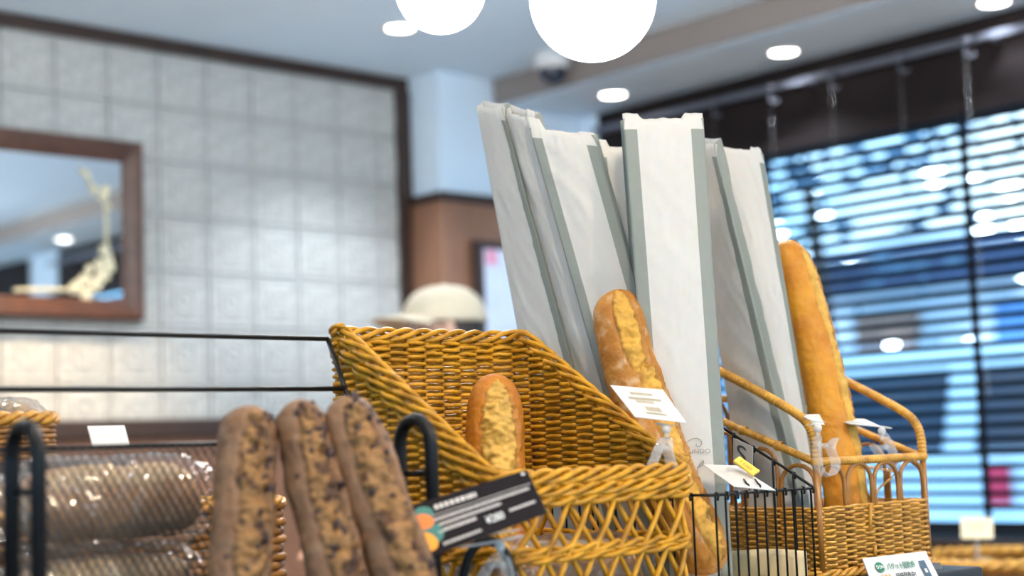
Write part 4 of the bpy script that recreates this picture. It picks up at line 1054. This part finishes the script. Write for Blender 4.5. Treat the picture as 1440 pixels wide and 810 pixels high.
for sgn in (1, -1):
    x = ML - H_ * kx
    while x < MA + H_ * kx:
        p0 = [x, z0]; p1 = [x + H_ * kx * (1 if sgn > 0 else 1), z1]
        xa, xb = (x, x + H_ * kx) if sgn < 0 else (x + H_ * kx, x)
        za_, zb_ = z0, z1
        # clip to the panel
        def cl(xa, za_, xb, zb_):
            if xa < ML: f = (ML - xa) / (xb - xa); xa, za_ = ML, za_ + (zb_ - za_) * f
            if xa > MA: f = (MA - xa) / (xb - xa); xa, za_ = MA, za_ + (zb_ - za_) * f
            return xa, za_
        if max(xa, xb) > ML + .001 and min(xa, xb) < MA - .001:
            A = cl(xa, za_, xb, zb_); B = cl(xb, zb_, xa, za_)
            ms.tube([W(A[0], bb + .0004 * sgn, A[1]), W(B[0], bb + .0004 * sgn, B[1])], .0008 if sgn > 0 else .0004, 4, cap=False)
        x += pitch
stuff(ms.build('mesh_panel', M['mesh'], st))
# small black hoop that carries the dark card
hp = thing('card_hoop', P(686, 870, 1.475), 'small black tube hoop carrying the dark grey card', 'hoop')
cc = ab(P(686, 800, 1.478)); q = []
for k in range(13):
    t = math.pi * k / 12; q.append(W(cc[0] + .026 * math.cos(t) * -.74, cc[1] + .026 * math.cos(t) * .5, -.125 + .040 * math.sin(t)))
q = [W(cc[0] - .026 * .74, cc[1] + .013, TAB)] + q + [W(cc[0] + .026 * .74, cc[1] - .013, TAB)]
MB().tube(q, .0048, 10).build('hoop', M['black_metal'], hp)
# ------------------------------------------------------------------ sloping black wire rack behind the loaves
wr = thing('wire_rack', W(.6, 1.2, TAB), 'sloping black wire rack of long horizontal rods behind the loaves', 'rack')
ax_ = .986
def rk(t, a=ax_):   # along the slope, 0 = top back, 1 = foot
    return W(a, 1.372 - .155 * t, .124 - .291 * t)
MB().tube([rk(0), rk(.23), rk(.6), rk(1)], .0027, 8).build('end_rod', M['wire'], wr)
MB().tube([rk(0, .05), rk(1, .05)], .0021, 8).build('end_rod', M['wire'], wr)
for t in (0, .19):
    MB().tube([rk(t), rk(t, .5), rk(t, .05)], .0027, 8).build('rod', M['wire'], wr)
for a in (ax_, .05):
    MB().tube([rk(.55, a), W(a, 1.39, TAB + .002)], .0021, 8).build('rear_leg', M['wire'], wr)

# ------------------------------------------------------------------ brown wicker tray with wrapped loaves behind the stand
def simple_tray(a0, a1, b0, b1, zb_, zt_, label, cat='tray', rows=9, rim=.006):
    r = thing('wicker_tray', W((a0 + a1) / 2, (b0 + b1) / 2, zb_), label, cat, 'wicker trays')
    pl = rrect(a0, a1, b0, b1, .03)
    pts, L, n_ = weave_rows(r, pl, [zb_ + .003 + (zt_ - zb_ - .006) * k / (rows - 1) for k in range(rows)], lambda a, b: 9, .024, .0025, (zt_ - zb_) / rows * .52, M['dark_wicker'], per=4)
    rp2, _ = resample(pl, .007)
    rope(r, [W(a, b, zt_) for a, b, *_ in rp2], 3, rim * .6, rim * .7, .06, M['rattan'], 'rim_strand')
    s = MB(); s.quad(*[W(a, b, zb_ + .004) for a, b in pl]); s.build('base', M['dark_wicker'], r, solid=.005)
    return r
simple_tray(.46, .95, 1.395, 1.56, TAB, -.048, 'brown wicker tray of wrapped loaves behind the mesh stand', rows=14)
wlab = ('cellophane wrapped loaf at the left end of the brown wicker tray', 'cellophane wrapped loaf in the middle of the brown wicker tray', 'cellophane wrapped loaf at the right end of the brown wicker tray', 'cellophane wrapped loaf lying on top in the brown wicker tray')
wrapped(W(.50, 1.45, -.115), W(.66, 1.45, -.110), .036, 41, wlab[0], 'wrapped loaves')
wrapped(W(.72, 1.45, -.115), W(.90, 1.45, -.112), .036, 42, wlab[1], 'wrapped loaves')
wrapped(W(.56, 1.52, -.112), W(.86, 1.52, -.112), .028, 43, wlab[2], 'wrapped loaves')
wrapped(W(.56, 1.48, -.045), W(.82, 1.48, -.045), .032, 44, wlab[3], 'wrapped loaves')
wrapped(W(.600, 1.315, -.122), W(.780, 1.315, -.122), .040, 45, 'wrapped brown loaf at the bottom behind the mesh panel', 'wrapped loaves')
wrapped(W(.605, 1.313, -.036), W(.785, 1.312, -.036), .036, 46, 'wrapped brown loaf on top behind the mesh panel', 'wrapped loaves')
o, at, n = card('price_card', P(123, 599, 1.62), P(175, 598, 1.66), P(183, 628, 1.63), P(131, 629, 1.59), M['card'], 'plain white card standing above the mesh stand', group='white price cards')
# raised basket at the far left edge
bs = thing('cake_stand', W(.86, 1.95, FLOOR), 'dark pedestal under the raised tray at the left edge', 'stand')
cst = ab(P(5, 640, 2.15))
bs.location = W(cst[0], cst[1], FLOOR); bs['_o'] = tuple(bs.location)
MB().lathe(W(cst[0], cst[1], FLOOR), U, V, Z, [(.0005, 0), (.16, 0), (.15, .03), (.04, .06), (.035, 1.0), (.04, 1.2), (.17, 1.235), (.17, 1.255), (.0005, 1.256)], 32).build('pedestal', M['dark_wood'], bs)
simple_tray(cst[0] - .14, cst[0] + .03, cst[1] - .11, cst[1] + .11, .008, .062, 'small wicker tray raised on a pedestal at the left edge', rows=8, rim=.008)
for k in range(3):
    wrapped(W(cst[0] - .115 + .06 * k, cst[1] - .07, .055), W(cst[0] - .115 + .06 * k, cst[1] + .07, .060), .030, 50 + k, ('left', 'middle', 'right')[k] + ' wrapped bun in the raised tray at the left edge', 'wrapped buns')

# ------------------------------------------------------------------ side table with round wicker tray near the window
tc_ = ab(P(1420, 790, 3.3)); TZ = tc_[2] - .085
tb2 = thing('side_table', W(tc_[0], tc_[1], FLOOR), 'brown wooden side table under the round tray by the window', 'table')
MB().wbox(tc_[0] - .45, tc_[0] + .40, tc_[1] - .6, tc_[1] + .55, TZ - .04, TZ).build('tabletop', M['brown_wood'], tb2, bevel=.005)
for i in (-1, 1):
    for j in (-1, 1): MB().wbox(tc_[0] - .02 + .36 * i, tc_[0] + .03 + .36 * i, tc_[1] + .48 * j - .03, tc_[1] + .48 * j + .03, FLOOR, TZ - .041).build('leg', M['dark_wood'], tb2)
rnd_ = thing('round_wicker_tray', W(tc_[0], tc_[1], TZ), 'round brown wicker tray on the side table at lower right', 'tray', 'wicker trays')
cpl = [(tc_[0] + .21 * math.cos(-t), tc_[1] + .21 * math.sin(-t)) for t in [2 * math.pi * k / 48 for k in range(48)]]
weave_rows(rnd_, cpl, [TZ + .004 + .0095 * k for k in range(9)], lambda a, b: 9, .035, .003, .005, M['dark_wicker'], per=4)
rope(rnd_, [W(a, b, TZ + .092) for a, b in cpl], 3, .008, .009, .09, M['rattan'], 'rim_strand')
s = MB(); s.quad(*[W(a, b, TZ + .004) for a, b in cpl]); s.build('base', M['dark_wicker'], rnd_, solid=.006)
for k in range(6):
    t = k * 1.05; wa_, wb_ = tc_[0] + .11 * math.cos(t), tc_[1] + .11 * math.sin(t)
    bread('bun', W(wa_ - .05, wb_, TZ + .05), W(wa_ + .05, wb_, TZ + .05), .038, M['plain_bread'], [(.1, .9, 0, .1, .4)], Z + tocam * .2, 60 + k, ('brown bun at the window side of the round wicker tray', 'brown bun at the back of the round wicker tray', 'brown bun left at the back of the round wicker tray', 'brown bun at the left of the round wicker tray', 'brown bun at the front of the round wicker tray', 'brown bun right at the front of the round wicker tray')[k], 'bun', 'buns in the round tray', N=30, Mg=28, pw=3)
o, at, n = card('price_card', P(1351, 728, 3.42), P(1396, 728, 3.42), P(1397, 757, 3.38), P(1352, 757, 3.38), M['cream'], 'cream price card standing by the round wicker tray', group='cream price cards', th=.003)
lines(o, at, n, [(.2, .32, .15, .8), (.45, .6, .2, .75)], M['ink_tan'], seed=9)
MB().tube([P(1374, 757, 3.40), P(1374, 790, 3.40)], .004, 8).build('stem', M['frost'], o)

# ------------------------------------------------------------------ person with the beige cap
hx = P(620, 466, 4.2); X0, Y0 = hx.x, hx.y; HZ = hx.z     # head centre
fd = Vector((-.93, -.36, 0)).normalized(); ls = Vector((0, 0, 1)).cross(fd)   # facing left, towards the table
base = Vector((X0, Y0, 0))
def B(f, l, z): return base + fd * f + ls * l + Z * z
k_ = HZ / 1.555
sk = {'pel': (B(0, 0, .93 * k_), .145), 'waist': (B(-.01, 0, 1.08 * k_), .135), 'chest': (B(-.01, 0, 1.26 * k_), .15), 'neckb': (B(-.02, 0, 1.385 * k_), .062), 'neck': (B(0, 0, 1.44 * k_), .044), 'jaw': (B(.035, 0, 1.515 * k_), .056), 'head': (B(.0, 0, 1.57 * k_), .088), 'crown': (B(-.01, 0, 1.60 * k_), .08), 'nose': (B(.098, 0, 1.535 * k_), .016)}
ed = [('pel', 'waist'), ('waist', 'chest'), ('chest', 'neckb'), ('neckb', 'neck'), ('neck', 'jaw'), ('jaw', 'head'), ('head', 'crown'), ('jaw', 'nose')]
for s_, sg in (('l', 1), ('r', -1)):
    sk['sh' + s_] = (B(-.01, .17 * sg, 1.34 * k_), .062); sk['el' + s_] = (B(.02, .22 * sg, 1.07 * k_), .045); sk['wr' + s_] = (B(.22, .17 * sg, .98 * k_), .03); sk['pa' + s_] = (B(.29, .16 * sg, .98 * k_), .032)
    ed += [('chest', 'sh' + s_), ('sh' + s_, 'el' + s_), ('el' + s_, 'wr' + s_), ('wr' + s_, 'pa' + s_)]
    for q in range(4):
        sk['f%d' % q + s_] = (B(.335, (.135 + .018 * q) * sg, .985 * k_), .0095); sk['g%d' % q + s_] = (B(.365 - .004 * abs(q - 1), (.135 + .018 * q) * sg, .965 * k_), .0085)
        ed += [('pa' + s_, 'f%d' % q + s_), ('f%d' % q + s_, 'g%d' % q + s_)]
    sk['th' + s_] = (B(.31, .115 * sg, .975 * k_), .010); ed.append(('pa' + s_, 'th' + s_))
    sk['hip' + s_] = (B(0, .09 * sg, .88 * k_), .095); sk['kn' + s_] = (B(.01, .10 * sg, .48 * k_), .062); sk['an' + s_] = (B(-.01, .10 * sg, .09), .042); sk['to' + s_] = (B(.14, .11 * sg, .045), .038)
    ed += [('pel', 'hip' + s_), ('hip' + s_, 'kn' + s_), ('kn' + s_, 'an' + s_), ('an' + s_, 'to' + s_)]
nm = list(sk); me = bpy.data.meshes.new('person'); me.from_pydata([sk[x][0] - base for x in nm], [(nm.index(a), nm.index(b)) for a, b in ed], []); me.update()
tmp = bpy.data.objects.new('tmp_person', me); col.objects.link(tmp)
md = tmp.modifiers.new('skin', 'SKIN'); sl_ = me.skin_vertices[0].data
for i, x in enumerate(nm): sl_[i].radius = (sk[x][1], sk[x][1]); sl_[i].use_root = (x == 'pel')
sb = tmp.modifiers.new('sub', 'SUBSURF'); sb.levels = 2; sb.render_levels = 2
dg = bpy.context.evaluated_depsgraph_get(); pm = bpy.data.meshes.new_from_object(tmp.evaluated_get(dg)); bpy.data.objects.remove(tmp)
pm.materials.clear()
for x in ('jacket', 'trousers', 'skin', 'black_metal'): pm.materials.append(M[x])
for pg in pm.polygons:
    c = pg.center; pg.use_smooth = True; f_ = c.dot(fd)
    pg.material_index = 2 if c.z > 1.40 * k_ or (f_ > .235 and c.z > .8) else (0 if c.z > .90 * k_ else (1 if c.z > .10 else 3))
person = link('person', pm, None, base); tag(person, 'person in a beige cap and dark jacket standing by the tiled wall', 'person')
hr = MB(); hr.ball(B(-.015, 0, 1.565 * k_), .102, 20, 14, 1.0, .92, 1.0, fd, ls, Z)
hair = hr.build('hair', M['hair'], person)
# trim the hair away from the face
bm = bmesh.new(); bm.from_mesh(hair.data)
bmesh.ops.delete(bm, geom=[v for v in bm.verts if (v.co.dot(fd) > .035 and v.co.z < 1.60 * k_) or v.co.z < 1.50 * k_], context='VERTS'); bm.to_mesh(hair.data); bm.free()
for sg in (1, -1):
    MB().ball(B(.082, .032 * sg, 1.565 * k_), .011, 10, 8).build('eye', M['white_ink'], person)
    MB().ball(B(.005, .09 * sg, 1.55 * k_), .026, 10, 8, .7, .35, 1.1, fd, ls, Z).build('ear', M['skin'], person)
MB().ball(B(.088, 0, 1.497 * k_), .018, 10, 6, .4, 1.3, .35, fd, ls, Z).build('mouth', mat('lips', (.45, .18, .15), .5), person)
cz = HZ + .022
cp = MB()
def capf(u, v):
    th = 2 * math.pi * u; ph = math.pi / 2 * v
    r = math.cos(ph) ** .75 if v < .999 else .001
    seam = 1 - .012 * max(0, 1 - abs(((u * 6) % 1) - .0) * 14)
    return base + fd * (-.012 + .118 * r * math.cos(th) * seam) + ls * (.096 * r * math.sin(th) * seam) + Z * (cz + .100 * math.sin(ph))
cp.grid(capf, 48, 14, True, True); capo = cp.build('cap', M['cap'], person, solid=.003)
bq = MB()
def brimf(u, v):
    th = (u - .5) * 2.1; r0_ = .100; R_ = r0_ + .095 * math.cos(th * .75) * v
    return base + fd * (R_ * math.cos(th) - .012 + .004 * v) + ls * (R_ * .92 * math.sin(th)) + Z * (cz + .022 - .012 * v - .022 * (2 * u - 1) ** 2)
bq.grid(brimf, 20, 6, True); bq.build('brim', M['cap'], capo, solid=.005)
MB().ball(base - fd * .012 + Z * (cz + .101), .010, 10, 6, 1, 1, .5).build('button', M['cap'], capo)
for o in list(bpy.data.objects):
    if '_o' in o: del o['_o']
